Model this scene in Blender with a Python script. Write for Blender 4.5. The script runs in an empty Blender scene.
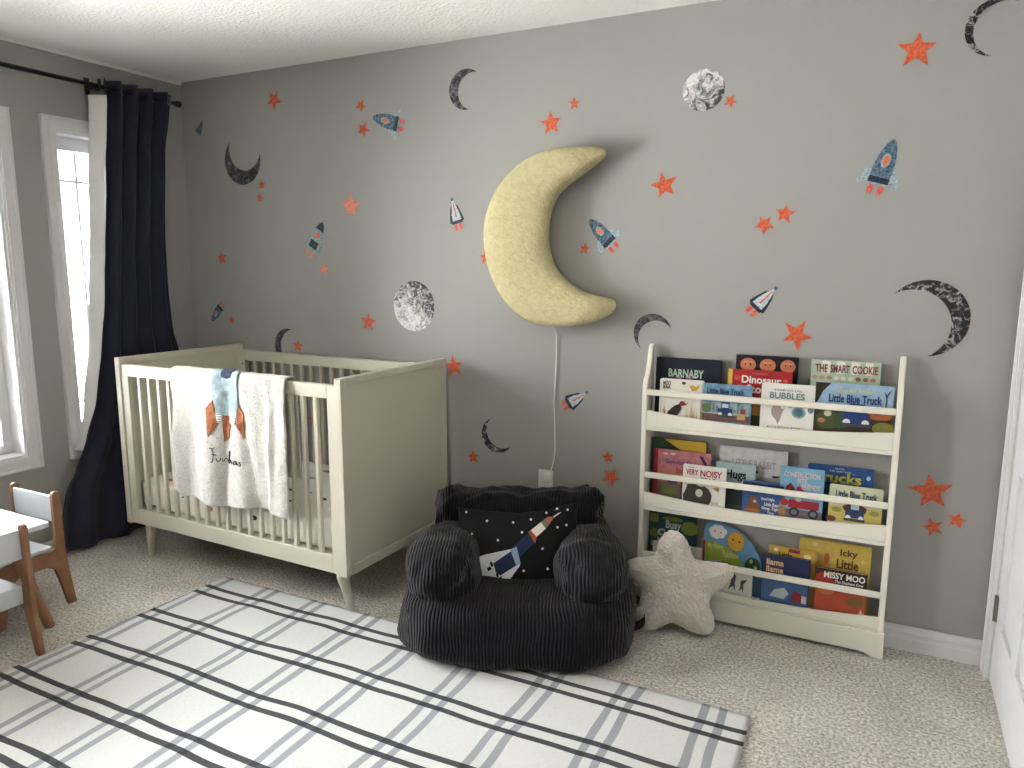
import bpy, bmesh, math, random
from mathutils import Vector, Matrix, noise
random.seed(7)
SC = bpy.context.scene
COL = SC.collection
PI = math.pi

# ---------------------------------------------------------------- helpers
def lin(c):
    return tuple(((v/255)/12.92 if v/255 <= .04045 else ((v/255+.055)/1.055)**2.4) for v in c) + (1,)

def mat(name, rgb, rough=.6, rgb2=None, nscale=20, bump=0, bscale=200, bdist=.002, spec=.3, sheen=0, detail=3, metal=0, lo=.35, hi=.65):
    m = bpy.data.materials.new(name); m.use_nodes = True
    nt = m.node_tree; N = nt.nodes; L = nt.links
    b = N['Principled BSDF']
    b.inputs['Base Color'].default_value = lin(rgb)
    b.inputs['Roughness'].default_value = rough
    b.inputs['Specular IOR Level'].default_value = spec
    b.inputs['Metallic'].default_value = metal
    if sheen:
        b.inputs['Sheen Weight'].default_value = sheen; b.inputs['Sheen Roughness'].default_value = .5
    tc = N.new('ShaderNodeTexCoord')
    if rgb2:
        n = N.new('ShaderNodeTexNoise'); n.inputs['Scale'].default_value = nscale; n.inputs['Detail'].default_value = detail
        L.new(tc.outputs['Object'], n.inputs['Vector'])
        r = N.new('ShaderNodeValToRGB'); r.color_ramp.elements[0].position = lo; r.color_ramp.elements[1].position = hi
        r.color_ramp.elements[0].color = lin(rgb); r.color_ramp.elements[1].color = lin(rgb2)
        L.new(n.outputs['Fac'], r.inputs['Fac']); L.new(r.outputs['Color'], b.inputs['Base Color'])
    if bump:
        n = N.new('ShaderNodeTexNoise'); n.inputs['Scale'].default_value = bscale; n.inputs['Detail'].default_value = 4
        L.new(tc.outputs['Object'], n.inputs['Vector'])
        bp = N.new('ShaderNodeBump'); bp.inputs['Strength'].default_value = bump; bp.inputs['Distance'].default_value = bdist
        L.new(n.outputs['Fac'], bp.inputs['Height']); L.new(bp.outputs['Normal'], b.inputs['Normal'])
    return m

_cm = {}
def cmat(rgb, rgb2=None, nscale=60, rough=.45):
    def dl(c):
        g = sum(c)/3
        return tuple(max(0, (v*.86+g*.14)*.93) for v in c)
    if rgb2: rgb2 = dl(rgb2)
    rgb = dl(rgb)
    k = (rgb, rgb2, nscale, rough)
    if k not in _cm:
        _cm[k] = mat('print_colour', rgb, rough, rgb2, nscale)
    return _cm[k]

class MB:
    def __init__(s): s.v = []; s.f = []; s.m = []
    def add(s, vs, fs, mi=0):
        o = len(s.v); s.v += [tuple(v) for v in vs]
        for f in fs: s.f.append(tuple(i+o for i in f)); s.m.append(mi)
        return s
    def box(s, x0, x1, y0, y1, z0, z1, mi=0):
        vs = [(x, y, z) for z in (z0, z1) for y in (y0, y1) for x in (x0, x1)]
        return s.add(vs, [(0,2,3,1),(4,5,7,6),(0,1,5,4),(2,6,7,3),(0,4,6,2),(1,3,7,5)], mi)
    def prism(s, pts, f, d0, d1, mi=0):
        # pts: 2D outline, f(a,b,d) -> xyz
        n = len(pts)
        vs = [f(a, b, d0) for a, b in pts] + [f(a, b, d1) for a, b in pts]
        fs = [tuple(range(n))[::-1], tuple(range(n, 2*n))] + [(i, (i+1) % n, n+(i+1) % n, n+i) for i in range(n)]
        return s.add(vs, fs, mi)
    def tube(s, path, rad, n=10, mi=0):
        P = [Vector(p) for p in path]
        R = rad if isinstance(rad, (list, tuple)) else [rad]*len(P)
        rings = []
        up = None
        for i, p in enumerate(P):
            t = (P[min(i+1, len(P)-1)] - P[max(i-1, 0)]).normalized()
            if up is None:
                up = Vector((0, 0, 1)) if abs(t.z) < .9 else Vector((1, 0, 0))
            a = t.cross(up).normalized(); b = a.cross(t).normalized(); up = b
            rings.append([p + (a*math.cos(2*PI*k/n) + b*math.sin(2*PI*k/n))*R[i] for k in range(n)])
        vs = [v for r in rings for v in r]; fs = []
        for i in range(len(P)-1):
            for k in range(n):
                fs.append((i*n+k, i*n+(k+1) % n, (i+1)*n+(k+1) % n, (i+1)*n+k))
        fs.append(tuple(range(n))[::-1]); fs.append(tuple((len(P)-1)*n+k for k in range(n)))
        return s.add(vs, fs, mi)
    def build(s, name, mats, parent=None, smooth=False, bevel=0, seg=2, loc=None, fix=False):
        me = bpy.data.meshes.new(name); me.from_pydata(s.v, [], s.f); me.update()
        if not isinstance(mats, (list, tuple)): mats = [mats]
        for m in mats: me.materials.append(m)
        for p, mi in zip(me.polygons, s.m): p.material_index = mi
        if fix:
            bm = bmesh.new(); bm.from_mesh(me); bmesh.ops.recalc_face_normals(bm, faces=bm.faces); bm.to_mesh(me); bm.free()
        if smooth:
            for p in me.polygons: p.use_smooth = True
        o = bpy.data.objects.new(name, me); COL.objects.link(o)
        if parent: o.parent = parent
        if loc: o.location = loc
        if bevel:
            b = o.modifiers.new('bevel', 'BEVEL'); b.width = bevel; b.segments = seg; b.limit_method = 'ANGLE'; b.angle_limit = math.radians(35)
            for p in me.polygons: p.use_smooth = True
            w = o.modifiers.new('wn', 'WEIGHTED_NORMAL'); w.keep_sharp = True
        return o

def tag(o, label=None, cat=None, group=None, kind=None):
    if label: o['label'] = label
    if cat: o['category'] = cat
    if group: o['group'] = group
    if kind: o['kind'] = kind
    return o
def thing(name, label, cat, loc=(0, 0, 0), rz=0, group=None, rx=0):
    o = bpy.data.objects.new(name, None); COL.objects.link(o); o.empty_display_size = .05
    o.location = loc; o.rotation_euler = (rx, 0, rz)
    return tag(o, label, cat, group)
def struct(o): o['kind'] = 'structure'; return o
def sempty(name, loc=(0, 0, 0)):
    o = bpy.data.objects.new(name, None); COL.objects.link(o); o.location = loc; o['kind'] = 'structure'; return o
def dup(root, loc, rz, label, group=None):
    def cp(o, par):
        c = o.copy(); COL.objects.link(c)
        if par: c.parent = par
        for ch in o.children: cp(ch, c)
        return c
    r = cp(root, None); r.location = loc; r.rotation_euler = (0, 0, rz); r['label'] = label
    if group: r['group'] = group
    return r
def lerp(tab, z):
    # tab: list of (z, value), z descending
    if z >= tab[0][0]: return tab[0][1]
    for (a, va), (b, vb) in zip(tab, tab[1:]):
        if z >= b:
            t = (a-z)/(a-b); t = t*t*(3-2*t)*.4 + t*.6
            return va+(vb-va)*t
    return tab[-1][1]
def catmull(pts, n, closed=True):
    out = []; m = len(pts)
    segs = m if closed else m-1
    for i in range(segs):
        g = (lambda k: pts[k % m]) if closed else (lambda k: pts[min(max(k, 0), m-1)])
        p0, p1, p2, p3 = g(i-1), g(i), g(i+1), g(i+2)
        for k in range(n):
            t = k/n
            out.append(tuple(.5*((2*b)+(-a+c)*t+(2*a-5*b+4*c-d)*t*t+(-a+3*b-3*c+d)*t**3) for a, b, c, d in zip(p0, p1, p2, p3)))
    if not closed: out.append(tuple(pts[-1]))
    return out
def resample(pts, n):
    P = [Vector(p) for p in pts]+[Vector(pts[0])]
    L = [0]
    for a, b in zip(P, P[1:]): L.append(L[-1]+(b-a).length)
    out = []; j = 0
    for i in range(n):
        t = L[-1]*i/n
        while L[j+1] < t: j += 1
        out.append(tuple(P[j].lerp(P[j+1], (t-L[j])/max(1e-9, L[j+1]-L[j]))))
    return out
def nz(x, y, z, s=1.0): return noise.noise(Vector((x*s, y*s, z*s)))

def inflate(outline, frame, T, Dm, rings=14, wob=0, center=None):
    """closed cushion over a star-shaped 2D outline. frame(a,b,h)->xyz"""
    n = len(outline)
    cx = sum(p[0] for p in outline)/n if center is None else center[0]
    cy = sum(p[1] for p in outline)/n if center is None else center[1]
    def dist(a, b):
        best = 9
        for i in range(n):
            x1, y1 = outline[i]; x2, y2 = outline[(i+1) % n]
            dx, dy = x2-x1, y2-y1; t = max(0, min(1, ((a-x1)*dx+(b-y1)*dy)/(dx*dx+dy*dy+1e-12)))
            best = min(best, (a-x1-t*dx)**2+(b-y1-t*dy)**2)
        return math.sqrt(best)
    mb = MB(); vs = []; idx = {}
    for side in (1, -1):
        for r in range(rings+1):
            s = math.sin(PI/2*r/rings)
            for k in range(n if r else 1):
                if r == rings and side == -1: idx[(side, r, k)] = idx[(1, r, k)]; continue
                a = cx+(outline[k][0]-cx)*s; b = cy+(outline[k][1]-cy)*s
                d = dist(a, b) if r < rings else 0
                q = 1-min(d/Dm, 1); h = T*math.sqrt(max(0, 1-q*q))*side
                if wob: h += wob*nz(a, b, side*.3, 14)*min(1, d/.03)
                idx[(side, r, k)] = len(vs); vs.append(frame(a, b, h))
    fs = []
    for side in (1, -1):
        for k in range(n):
            k2 = (k+1) % n
            f = (idx[(side, 0, 0)], idx[(side, 1, k)], idx[(side, 1, k2)]); fs.append(f if side == 1 else f[::-1])
            for r in range(1, rings):
                f = (idx[(side, r, k)], idx[(side, r+1, k)], idx[(side, r+1, k2)], idx[(side, r, k2)]); fs.append(f if side == 1 else f[::-1])
    mb.add(vs, fs); return mb

_tc = {}
def text2d(s, off=.028):
    s0 = s; s = (s, off)
    if s not in _tc:
        s_key = s; s = s0
        cu = bpy.data.curves.new('lettering', 'FONT'); cu.body = s; cu.size = 1; cu.offset = off; cu.resolution_u = 3
        ob = bpy.data.objects.new('lettering', cu); COL.objects.link(ob)
        dg = bpy.context.evaluated_depsgraph_get(); dg.update()
        me = bpy.data.meshes.new_from_object(ob.evaluated_get(dg))
        vs = [(v.co.x, v.co.y) for v in me.vertices]; fs = [tuple(p.vertices) for p in me.polygons]
        bpy.data.objects.remove(ob); bpy.data.meshes.remove(me)
        x0 = min(v[0] for v in vs); x1 = max(v[0] for v in vs); y0 = min(v[1] for v in vs); y1 = max(v[1] for v in vs)
        s = s_key
        _tc[s] = ([((a-x0)/(x1-x0), (b-y0)/(y1-y0)) for a, b in vs], fs)
    return _tc[s]

# ---------------------------------------------------------------- materials
M_wall = mat('grey_wall_paint', (152, 151, 148), .62, bump=.12, bscale=350, bdist=.001, spec=.35)
M_ceil = mat('knockdown_ceiling', (232, 230, 225), .95, bump=.9, bscale=70, bdist=.006, spec=.1)
M_trim = mat('white_trim_paint', (205, 205, 205), .4, spec=.4)
M_door = mat('white_door_paint', (205, 206, 208), .4, spec=.4)
M_crib = mat('warm_white_lacquer', (190, 185, 170), .38, spec=.4)
M_shelf = mat('cream_white_lacquer', (218, 214, 202), .38, spec=.4)
M_kidwhite = mat('white_laminate', (188, 192, 199), .3, spec=.5)
M_wood = mat('warm_beech_wood', (128, 92, 68), .5, (152, 114, 86), 9, detail=6)
M_black = mat('black_metal', (18, 17, 22), .4, spec=.5)
M_steel = mat('brushed_hinge_steel', (130, 130, 130), .35, metal=.9)
M_plastic = mat('white_plastic', (214, 214, 208), .35, spec=.5)
M_fleece = mat('white_fleece', (186, 184, 178), .95, (200, 198, 192), 120, bump=1, bscale=170, bdist=.006, sheen=.3)
M_plush = mat('grey_white_plush', (196, 188, 178), .95, (208, 201, 191), 30, bump=1, bscale=130, bdist=.006, sheen=.4)
M_curtain = mat('navy_curtain', (37, 37, 56), .85, bump=.2, bscale=500, bdist=.001, sheen=.1)
M_lining = mat('white_curtain_lining', (214, 215, 212), .8, bump=.5, bscale=60, bdist=.004)
M_paper = mat('book_pages', (228, 222, 206), .8)
M_glass = None

def carpet_mat():
    m = bpy.data.materials.new('beige_carpet'); m.use_nodes = True; nt = m.node_tree; N = nt.nodes; L = nt.links; b = N['Principled BSDF']
    tc = N.new('ShaderNodeTexCoord')
    n1 = N.new('ShaderNodeTexNoise'); n1.inputs['Scale'].default_value = 95; n1.inputs['Detail'].default_value = 5; n1.inputs['Roughness'].default_value = .7
    n2 = N.new('ShaderNodeTexNoise'); n2.inputs['Scale'].default_value = 5; n2.inputs['Detail'].default_value = 3
    for n in (n1, n2): L.new(tc.outputs['Object'], n.inputs['Vector'])
    r = N.new('ShaderNodeValToRGB'); e = r.color_ramp.elements
    e[0].position = .36; e[0].color = lin((160, 151, 141)); e[1].position = .62; e[1].color = lin((250, 244, 235))
    L.new(n1.outputs['Fac'], r.inputs['Fac'])
    mx = N.new('ShaderNodeMixRGB'); mx.blend_type = 'MULTIPLY'; mx.inputs['Fac'].default_value = .5
    r2 = N.new('ShaderNodeValToRGB'); r2.color_ramp.elements[0].position = .35; r2.color_ramp.elements[0].color = (.72, .71, .7, 1); r2.color_ramp.elements[1].position = .6; r2.color_ramp.elements[1].color = (1, 1, 1, 1)
    L.new(n2.outputs['Fac'], r2.inputs['Fac']); L.new(r.outputs['Color'], mx.inputs['Color1']); L.new(r2.outputs['Color'], mx.inputs['Color2'])
    L.new(mx.outputs['Color'], b.inputs['Base Color']); b.inputs['Roughness'].default_value = 1; b.inputs['Specular IOR Level'].default_value = .05
    bp = N.new('ShaderNodeBump'); bp.inputs['Strength'].default_value = 1; bp.inputs['Distance'].default_value = .012
    L.new(n1.outputs['Fac'], bp.inputs['Height']); L.new(bp.outputs['Normal'], b.inputs['Normal'])
    return m
M_carpet = carpet_mat()

def rug_mat():
    m = bpy.data.materials.new('plaid_woven_rug'); m.use_nodes = True; nt = m.node_tree; N = nt.nodes; L = nt.links; b = N['Principled BSDF']
    tc = N.new('ShaderNodeTexCoord'); sp = N.new('ShaderNodeSeparateXYZ')
    nn = N.new('ShaderNodeTexNoise'); nn.inputs['Scale'].default_value = 3.2; nn.inputs['Detail'].default_value = 1
    L.new(tc.outputs['Object'], nn.inputs['Vector'])
    vm = N.new('ShaderNodeVectorMath'); vm.operation = 'SCALE'; vm.inputs['Scale'].default_value = .035
    sb = N.new('ShaderNodeVectorMath'); sb.operation = 'SUBTRACT'; sb.inputs[1].default_value = (.5, .5, .5)
    L.new(nn.outputs['Color'], sb.inputs[0]); L.new(sb.outputs[0], vm.inputs[0])
    ad = N.new('ShaderNodeVectorMath'); ad.operation = 'ADD'; L.new(tc.outputs['Object'], ad.inputs[0]); L.new(vm.outputs[0], ad.inputs[1])
    L.new(ad.outputs[0], sp.inputs[0])
    def math_(op, a, bb=None):
        n = N.new('ShaderNodeMath'); n.operation = op
        for i, v in enumerate((a, bb)):
            if v is None: continue
            if isinstance(v, (int, float)): n.inputs[i].default_value = v
            else: L.new(v, n.inputs[i])
        return n.outputs[0]
    def stripes(co, first, period, off, hw):
        t = math_('ADD', co, -first+period/2+100*period)
        t = math_('MODULO', t, period); t = math_('ABSOLUTE', math_('SUBTRACT', t, period/2))
        d = math_('ABSOLUTE', math_('SUBTRACT', t, off)); return math_('LESS_THAN', d, hw)
    # object origin = world (0,0)
    g = stripes(sp.outputs['X'], .955, .2797, .029, .0135)
    k = stripes(sp.outputs['Y'], -.852, .267, .030, .0115)
    wv = N.new('ShaderNodeTexNoise'); wv.inputs['Scale'].default_value = 1; wv.inputs['Detail'].default_value = 2
    mp = N.new('ShaderNodeMapping'); mp.inputs['Scale'].default_value = (60, 900, 1); L.new(tc.outputs['Object'], mp.inputs['Vector']); L.new(mp.outputs[0], wv.inputs['Vector'])
    rr = N.new('ShaderNodeValToRGB'); rr.color_ramp.elements[0].position = .3; rr.color_ramp.elements[0].color = lin((196, 197, 196)); rr.color_ramp.elements[1].position = .7; rr.color_ramp.elements[1].color = lin((215, 215, 213))
    L.new(wv.outputs['Fac'], rr.inputs['Fac'])
    m1 = N.new('ShaderNodeMixRGB'); m1.inputs['Color2'].default_value = lin((140, 143, 150)); L.new(rr.outputs['Color'], m1.inputs['Color1'])
    L.new(math_('MULTIPLY', g, .85), m1.inputs['Fac'])
    m2 = N.new('ShaderNodeMixRGB'); m2.inputs['Color2'].default_value = lin((52, 53, 58)); L.new(m1.outputs['Color'], m2.inputs['Color1'])
    L.new(math_('MULTIPLY', k, .93), m2.inputs['Fac'])
    L.new(m2.outputs['Color'], b.inputs['Base Color']); b.inputs['Roughness'].default_value = .95; b.inputs['Specular IOR Level'].default_value = .1
    bp = N.new('ShaderNodeBump'); bp.inputs['Strength'].default_value = .6; bp.inputs['Distance'].default_value = .002
    L.new(wv.outputs['Fac'], bp.inputs['Height']); L.new(bp.outputs['Normal'], b.inputs['Normal'])
    return m

def cord_mat():
    m = bpy.data.materials.new('charcoal_corduroy'); m.use_nodes = True; nt = m.node_tree; N = nt.nodes; L = nt.links; b = N['Principled BSDF']
    tc = N.new('ShaderNodeTexCoord'); sp = N.new('ShaderNodeSeparateXYZ'); L.new(tc.outputs['Object'], sp.inputs[0])
    sn = N.new('ShaderNodeSeparateXYZ'); L.new(tc.outputs['Normal'], sn.inputs[0])
    def mt(op, a, bb=None):
        n = N.new('ShaderNodeMath'); n.operation = op
        for i, v in enumerate((a, bb)):
            if v is None: continue
            if isinstance(v, (int, float)): n.inputs[i].default_value = v
            else: L.new(v, n.inputs[i])
        return n.outputs[0]
    wob = N.new('ShaderNodeTexNoise'); wob.inputs['Scale'].default_value = 7; L.new(tc.outputs['Object'], wob.inputs['Vector'])
    w = mt('MULTIPLY', wob.outputs['Fac'], .035)
    K = 2*PI/.0125
    sx = mt('SINE', mt('MULTIPLY', mt('ADD', sp.outputs['X'], w), K)); sy = mt('SINE', mt('MULTIPLY', mt('ADD', sp.outputs['Y'], w), K))
    side = mt('GREATER_THAN', mt('ABSOLUTE', sn.outputs['X']), .8)
    h = N.new('ShaderNodeMix'); L.new(side, h.inputs[0]); L.new(sx, h.inputs[2]); L.new(sy, h.inputs[3])
    hh = mt('POWER', mt('ABSOLUTE', mt('ADD', mt('MULTIPLY', h.outputs[0], .5), .5)), .6)
    r = N.new('ShaderNodeValToRGB'); r.color_ramp.elements[0].color = lin((9, 9, 12)); r.color_ramp.elements[1].color = lin((28, 29, 34)); r.color_ramp.elements[0].position = .2; r.color_ramp.elements[1].position = .8  # valleys between ribs coloured darker: shade put into the base colour
    L.new(hh, r.inputs['Fac']); L.new(r.outputs['Color'], b.inputs['Base Color'])
    b.inputs['Roughness'].default_value = .9; b.inputs['Sheen Weight'].default_value = .15; b.inputs['Sheen Roughness'].default_value = .4; b.inputs['Specular IOR Level'].default_value = .15
    bp = N.new('ShaderNodeBump'); bp.inputs['Strength'].default_value = .9; bp.inputs['Distance'].default_value = .005
    L.new(hh, bp.inputs['Height']); L.new(bp.outputs['Normal'], b.inputs['Normal'])
    return m
M_cord = cord_mat()

def moon_mat(name, seed, dark, light, lo, hi, grad=None):
    """mottled black and white ink of the moon stickers"""
    m = bpy.data.materials.new(name); m.use_nodes = True; nt = m.node_tree; N = nt.nodes; L = nt.links; b = N['Principled BSDF']
    tc = N.new('ShaderNodeTexCoord'); mp = N.new('ShaderNodeMapping'); mp.inputs['Location'].default_value = (seed, seed*1.7, 0)
    L.new(tc.outputs['Object'], mp.inputs['Vector'])
    n = N.new('ShaderNodeTexNoise'); n.inputs['Scale'].default_value = 34; n.inputs['Detail'].default_value = 6; n.inputs['Roughness'].default_value = .7; n.inputs['Distortion'].default_value = 1.2
    L.new(mp.outputs[0], n.inputs['Vector'])
    fac = n.outputs['Fac']
    if grad:
        sp = N.new('ShaderNodeSeparateXYZ'); L.new(tc.outputs['Object'], sp.inputs[0])
        a = N.new('ShaderNodeMath'); a.operation = 'MULTIPLY_ADD'; L.new(sp.outputs['X'], a.inputs[0]); a.inputs[1].default_value = grad[0]; L.new(fac, a.inputs[2])
        c = N.new('ShaderNodeMath'); c.operation = 'MULTIPLY_ADD'; L.new(sp.outputs['Z'], c.inputs[0]); c.inputs[1].default_value = grad[1]; L.new(a.outputs[0], c.inputs[2]); fac = c.outputs[0]
    r = N.new('ShaderNodeValToRGB'); e = r.color_ramp.elements; e[0].position = lo; e[0].color = lin(dark); e[1].position = hi; e[1].color = lin(light)
    L.new(fac, r.inputs['Fac']); L.new(r.outputs['Color'], b.inputs['Base Color']); b.inputs['Roughness'].default_value = .5
    return m
def sheet_mat():
    m = bpy.data.materials.new('printed_cotton_sheet'); m.use_nodes = True; nt = m.node_tree; N = nt.nodes; L = nt.links; b = N['Principled BSDF']
    tc = N.new('ShaderNodeTexCoord'); v = N.new('ShaderNodeTexVoronoi'); v.inputs['Scale'].default_value = 15; v.inputs['Randomness'].default_value = .9
    mp = N.new('ShaderNodeMapping'); mp.inputs['Scale'].default_value = (.6, 1, 1); L.new(tc.outputs['Object'], mp.inputs[0])
    L.new(mp.outputs[0], v.inputs['Vector'])
    lt = N.new('ShaderNodeMath'); lt.operation = 'LESS_THAN'; lt.inputs[1].default_value = .23; L.new(v.outputs['Distance'], lt.inputs[0])
    sep = N.new('ShaderNodeSeparateColor'); L.new(v.outputs['Color'], sep.inputs[0])
    r = N.new('ShaderNodeValToRGB'); r.color_ramp.interpolation = 'CONSTANT'; e = r.color_ramp.elements
    e[0].color = lin((52, 50, 52)); e[1].position = .4; e[1].color = lin((222, 219, 210)); x = e.new(.6); x.color = lin((176, 112, 60)); y = e.new(.8); y.color = lin((150, 140, 124))
    L.new(sep.outputs[0], r.inputs['Fac'])
    mx = N.new('ShaderNodeMixRGB'); mx.inputs['Color1'].default_value = lin((222, 219, 210)); L.new(r.outputs['Color'], mx.inputs['Color2']); L.new(lt.outputs[0], mx.inputs['Fac'])
    L.new(mx.outputs['Color'], b.inputs['Base Color']); b.inputs['Roughness'].default_value = .9
    n = N.new('ShaderNodeTexNoise'); n.inputs['Scale'].default_value = 14; L.new(tc.outputs['Object'], n.inputs['Vector'])
    bp = N.new('ShaderNodeBump'); bp.inputs['Strength'].default_value = .6; bp.inputs['Distance'].default_value = .012; L.new(n.outputs['Fac'], bp.inputs['Height']); L.new(bp.outputs['Normal'], b.inputs['Normal'])
    return m
def glass_mat():
    m = bpy.data.materials.new('window_glass'); m.use_nodes = True; nt = m.node_tree; N = nt.nodes; L = nt.links
    N.remove(N['Principled BSDF']); t = N.new('ShaderNodeBsdfTransparent'); g = N.new('ShaderNodeBsdfGlossy'); g.inputs['Roughness'].default_value = .02
    f = N.new('ShaderNodeFresnel'); f.inputs['IOR'].default_value = 1.45; mx = N.new('ShaderNodeMixShader')
    L.new(f.outputs[0], mx.inputs[0]); L.new(t.outputs[0], mx.inputs[1]); L.new(g.outputs[0], mx.inputs[2]); L.new(mx.outputs[0], N['Material Output'].inputs[0])
    return m
M_glass = glass_mat()

# ---------------------------------------------------------------- camera
cam = bpy.data.cameras.new('camera'); co = bpy.data.objects.new('camera', cam); COL.objects.link(co)
R = Vector((0.89297, 0.45010, 0.00313)); U = Vector((-0.07387, 0.13970, 0.98743)); F = Vector((-0.44401, 0.88198, -0.15800))
mw = Matrix((( R.x, U.x, -F.x, 3.6011), (R.y, U.y, -F.y, -3.03677), (R.z, U.z, -F.z, 1.44448), (0, 0, 0, 1)))
co.matrix_world = mw
cam.sensor_width = 36; cam.lens = 741.504*36/1024; cam.clip_start = .05; cam.clip_end = 200
SC.camera = co

# ---------------------------------------------------------------- room
W, D, H = 4.02, 4.3, 2.44
T = .16
struct(MB().box(-T, W+T, -D-T, T, -.08, 0).build('floor', M_carpet))
struct(MB().box(-T, W+T, -D-T, T, H, H+.1).build('ceiling', M_ceil))
struct(MB().box(-T, W+T, 0, T, 0, H).build('wall_back', M_wall))
struct(MB().box(-T, W+T, -D-T, -D, 0, H).build('wall_rear', M_wall))
# left wall with window openings, the last unseen and added for light  (y from, y to)
WIN = [(-.745, -.27), (-1.95, -1.01), (-2.67, -2.225)]
WIN = [(-.745, -.27), (-1.95, -1.01), (-3.0, -2.15)]
zb, zt = .54, 2.075
lw = MB(); ys = [0]
segs = []
cur = 0
for a, b in WIN: segs.append((b, cur)); cur = a
segs.append((-D, cur))
for a, b in segs: lw.box(-T, 0, a, b, 0, H)
for a, b in WIN: lw.box(-T, 0, a, b, 0, zb); lw.box(-T, 0, a, b, zt, H)
struct(lw.build('wall_left', M_wall))
struct(MB().box(0, .012, -D, 0, H-.014, H).build('trim_1', M_ceil))
# right wall with door opening
dy0, dy1, dz = -.095-.78, -.095, 2.04
rw = MB().box(W, W+T, dy1, 0, 0, H).box(W, W+T, -D, dy0, 0, H).box(W, W+T, dy0, dy1, dz, H)
struct(rw.build('wall_right', M_wall))
hx0, hx1 = W+T, W+T+1.2  # unseen hall shell, added to stop daylight leaking under the door
struct(MB().box(hx1, hx1+.1, -2.2, .5, 0, H).box(hx0, hx1, .4, .5, 0, H).box(hx0, hx1, -2.2, -2.1, 0, H).box(hx0, hx1, -2.1, .4, H-.02, H).box(hx0, hx1+.1, -2.2, .5, -.08, 0).box(W+.001, hx0, T, .5, 0, H).build('hall_light_block', M_wall))

def base(name, p0, p1, nrm):
    # p0,p1 on the wall line; nrm into the room
    prof = [(0, 0), (.015, 0), (.015, .045), (.0125, .05), (.0125, .062), (.0145, .066), (.0145, .074), (.009, .083), (.007, .095), (0, .095)]
    mb = MB(); n = len(prof)
    vs = []
    for p in (p0, p1):
        for d, z in prof: vs.append((p[0]+nrm[0]*d, p[1]+nrm[1]*d, z))
    fs = [tuple(range(n)), tuple(range(n, 2*n))[::-1]]+[(i, n+i, n+(i+1) % n, (i+1) % n) for i in range(n)]
    mb.add(vs, fs); return struct(mb.build(name, M_trim, fix=True))
base('baseboard_back', (0.015, 0), (W-.015, 0), (0, -1))
base('baseboard_left', (0, -D), (0, 0), (1, 0))
base('baseboard_right', (W, -D), (W, dy0-.075), (-1, 0))
base('baseboard_rear', (0.015, -D), (W-.015, -D), (0, 1))

for i, (a, b) in enumerate(WIN):  # the last window built is the unseen one added for light
    w = sempty('window_%d' % (i+1), (0, (a+b)/2, zb))
    y0, y1 = a-(a+b)/2, b-(a+b)/2; hz = zt-zb
    c = MB(); cw = .062
    # casing as stepped boards round the opening
    for (ya, yb, za, zc) in ((y0-cw, y0, -cw, hz+cw), (y1, y1+cw, -cw, hz+cw), (y0, y1, hz, hz+cw), (y0, y1, -cw, 0)):
        c.box(0, .014, ya, yb, za, zc)
    o = .012
    for (ya, yb, za, zc) in ((y0-cw, y0-cw+o, -cw, hz+cw), (y1+cw-o, y1+cw, -cw, hz+cw), (y0-cw+o, y1+cw-o, hz+cw-o, hz+cw), (y0-cw+o, y1+cw-o, -cw, -cw+o)):
        c.box(.014, .021, ya, yb, za, zc)
    for (ya, yb, za, zc) in ((y0-.022, y0-.012, -.022, hz+.022), (y1+.012, y1+.022, -.022, hz+.022), (y0-.012, y1+.012, hz+.012, hz+.022), (y0-.012, y1+.012, -.022, -.012)):
        c.box(.014, .018, ya, yb, za, zc)
    c.build('window_casing', M_trim, w)
    j = MB(); t = .012
    j.box(-T, .004, y0, y0+t, 0, hz).box(-T, .004, y1-t, y1, 0, hz).box(-T, .004, y0+t, y1-t, hz-t, hz).box(-T, .004, y0+t, y1-t, 0, t)
    j.build('window_jamb', M_trim, w)
    f = MB(); x0, x1 = -.13, -.085; fw = .045
    f.box(x0, x1, y0+t, y0+t+fw, t, hz-t).box(x0, x1, y1-t-fw, y1-t, t, hz-t).box(x0, x1, y0+t+fw, y1-t-fw, hz-t-fw-.02, hz-t).box(x0, x1, y0+t+fw, y1-t-fw, t, t+fw)
    fr = f.build('window_frame', M_trim, w, bevel=.004)
    s = MB(); sx0, sx1 = -.122, -.1; a0, a1 = y0+t+fw, y1-t-fw; b0, b1 = t+fw, hz-t-fw-.02
    s.box(sx0, sx1, a0+.10, a0+.113, b0, b1).box(sx0, sx1, a1-.113, a1-.10, b0, b1).box(sx0, sx1, a0, a1, b1-.153, b1-.14).box(sx0, sx1, a0, a1, b0+.14, b0+.148)
    s.build('glazing_bar', M_trim, w)
    MB().box(-.116, -.112, a0, a1, b0, b1).build('glass_pane', M_glass, w)
    MB().box(-.085, -.07, a0+.10, a0+.16, t+.004, t+.022).build('window_crank', M_trim, w, bevel=.003)

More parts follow.
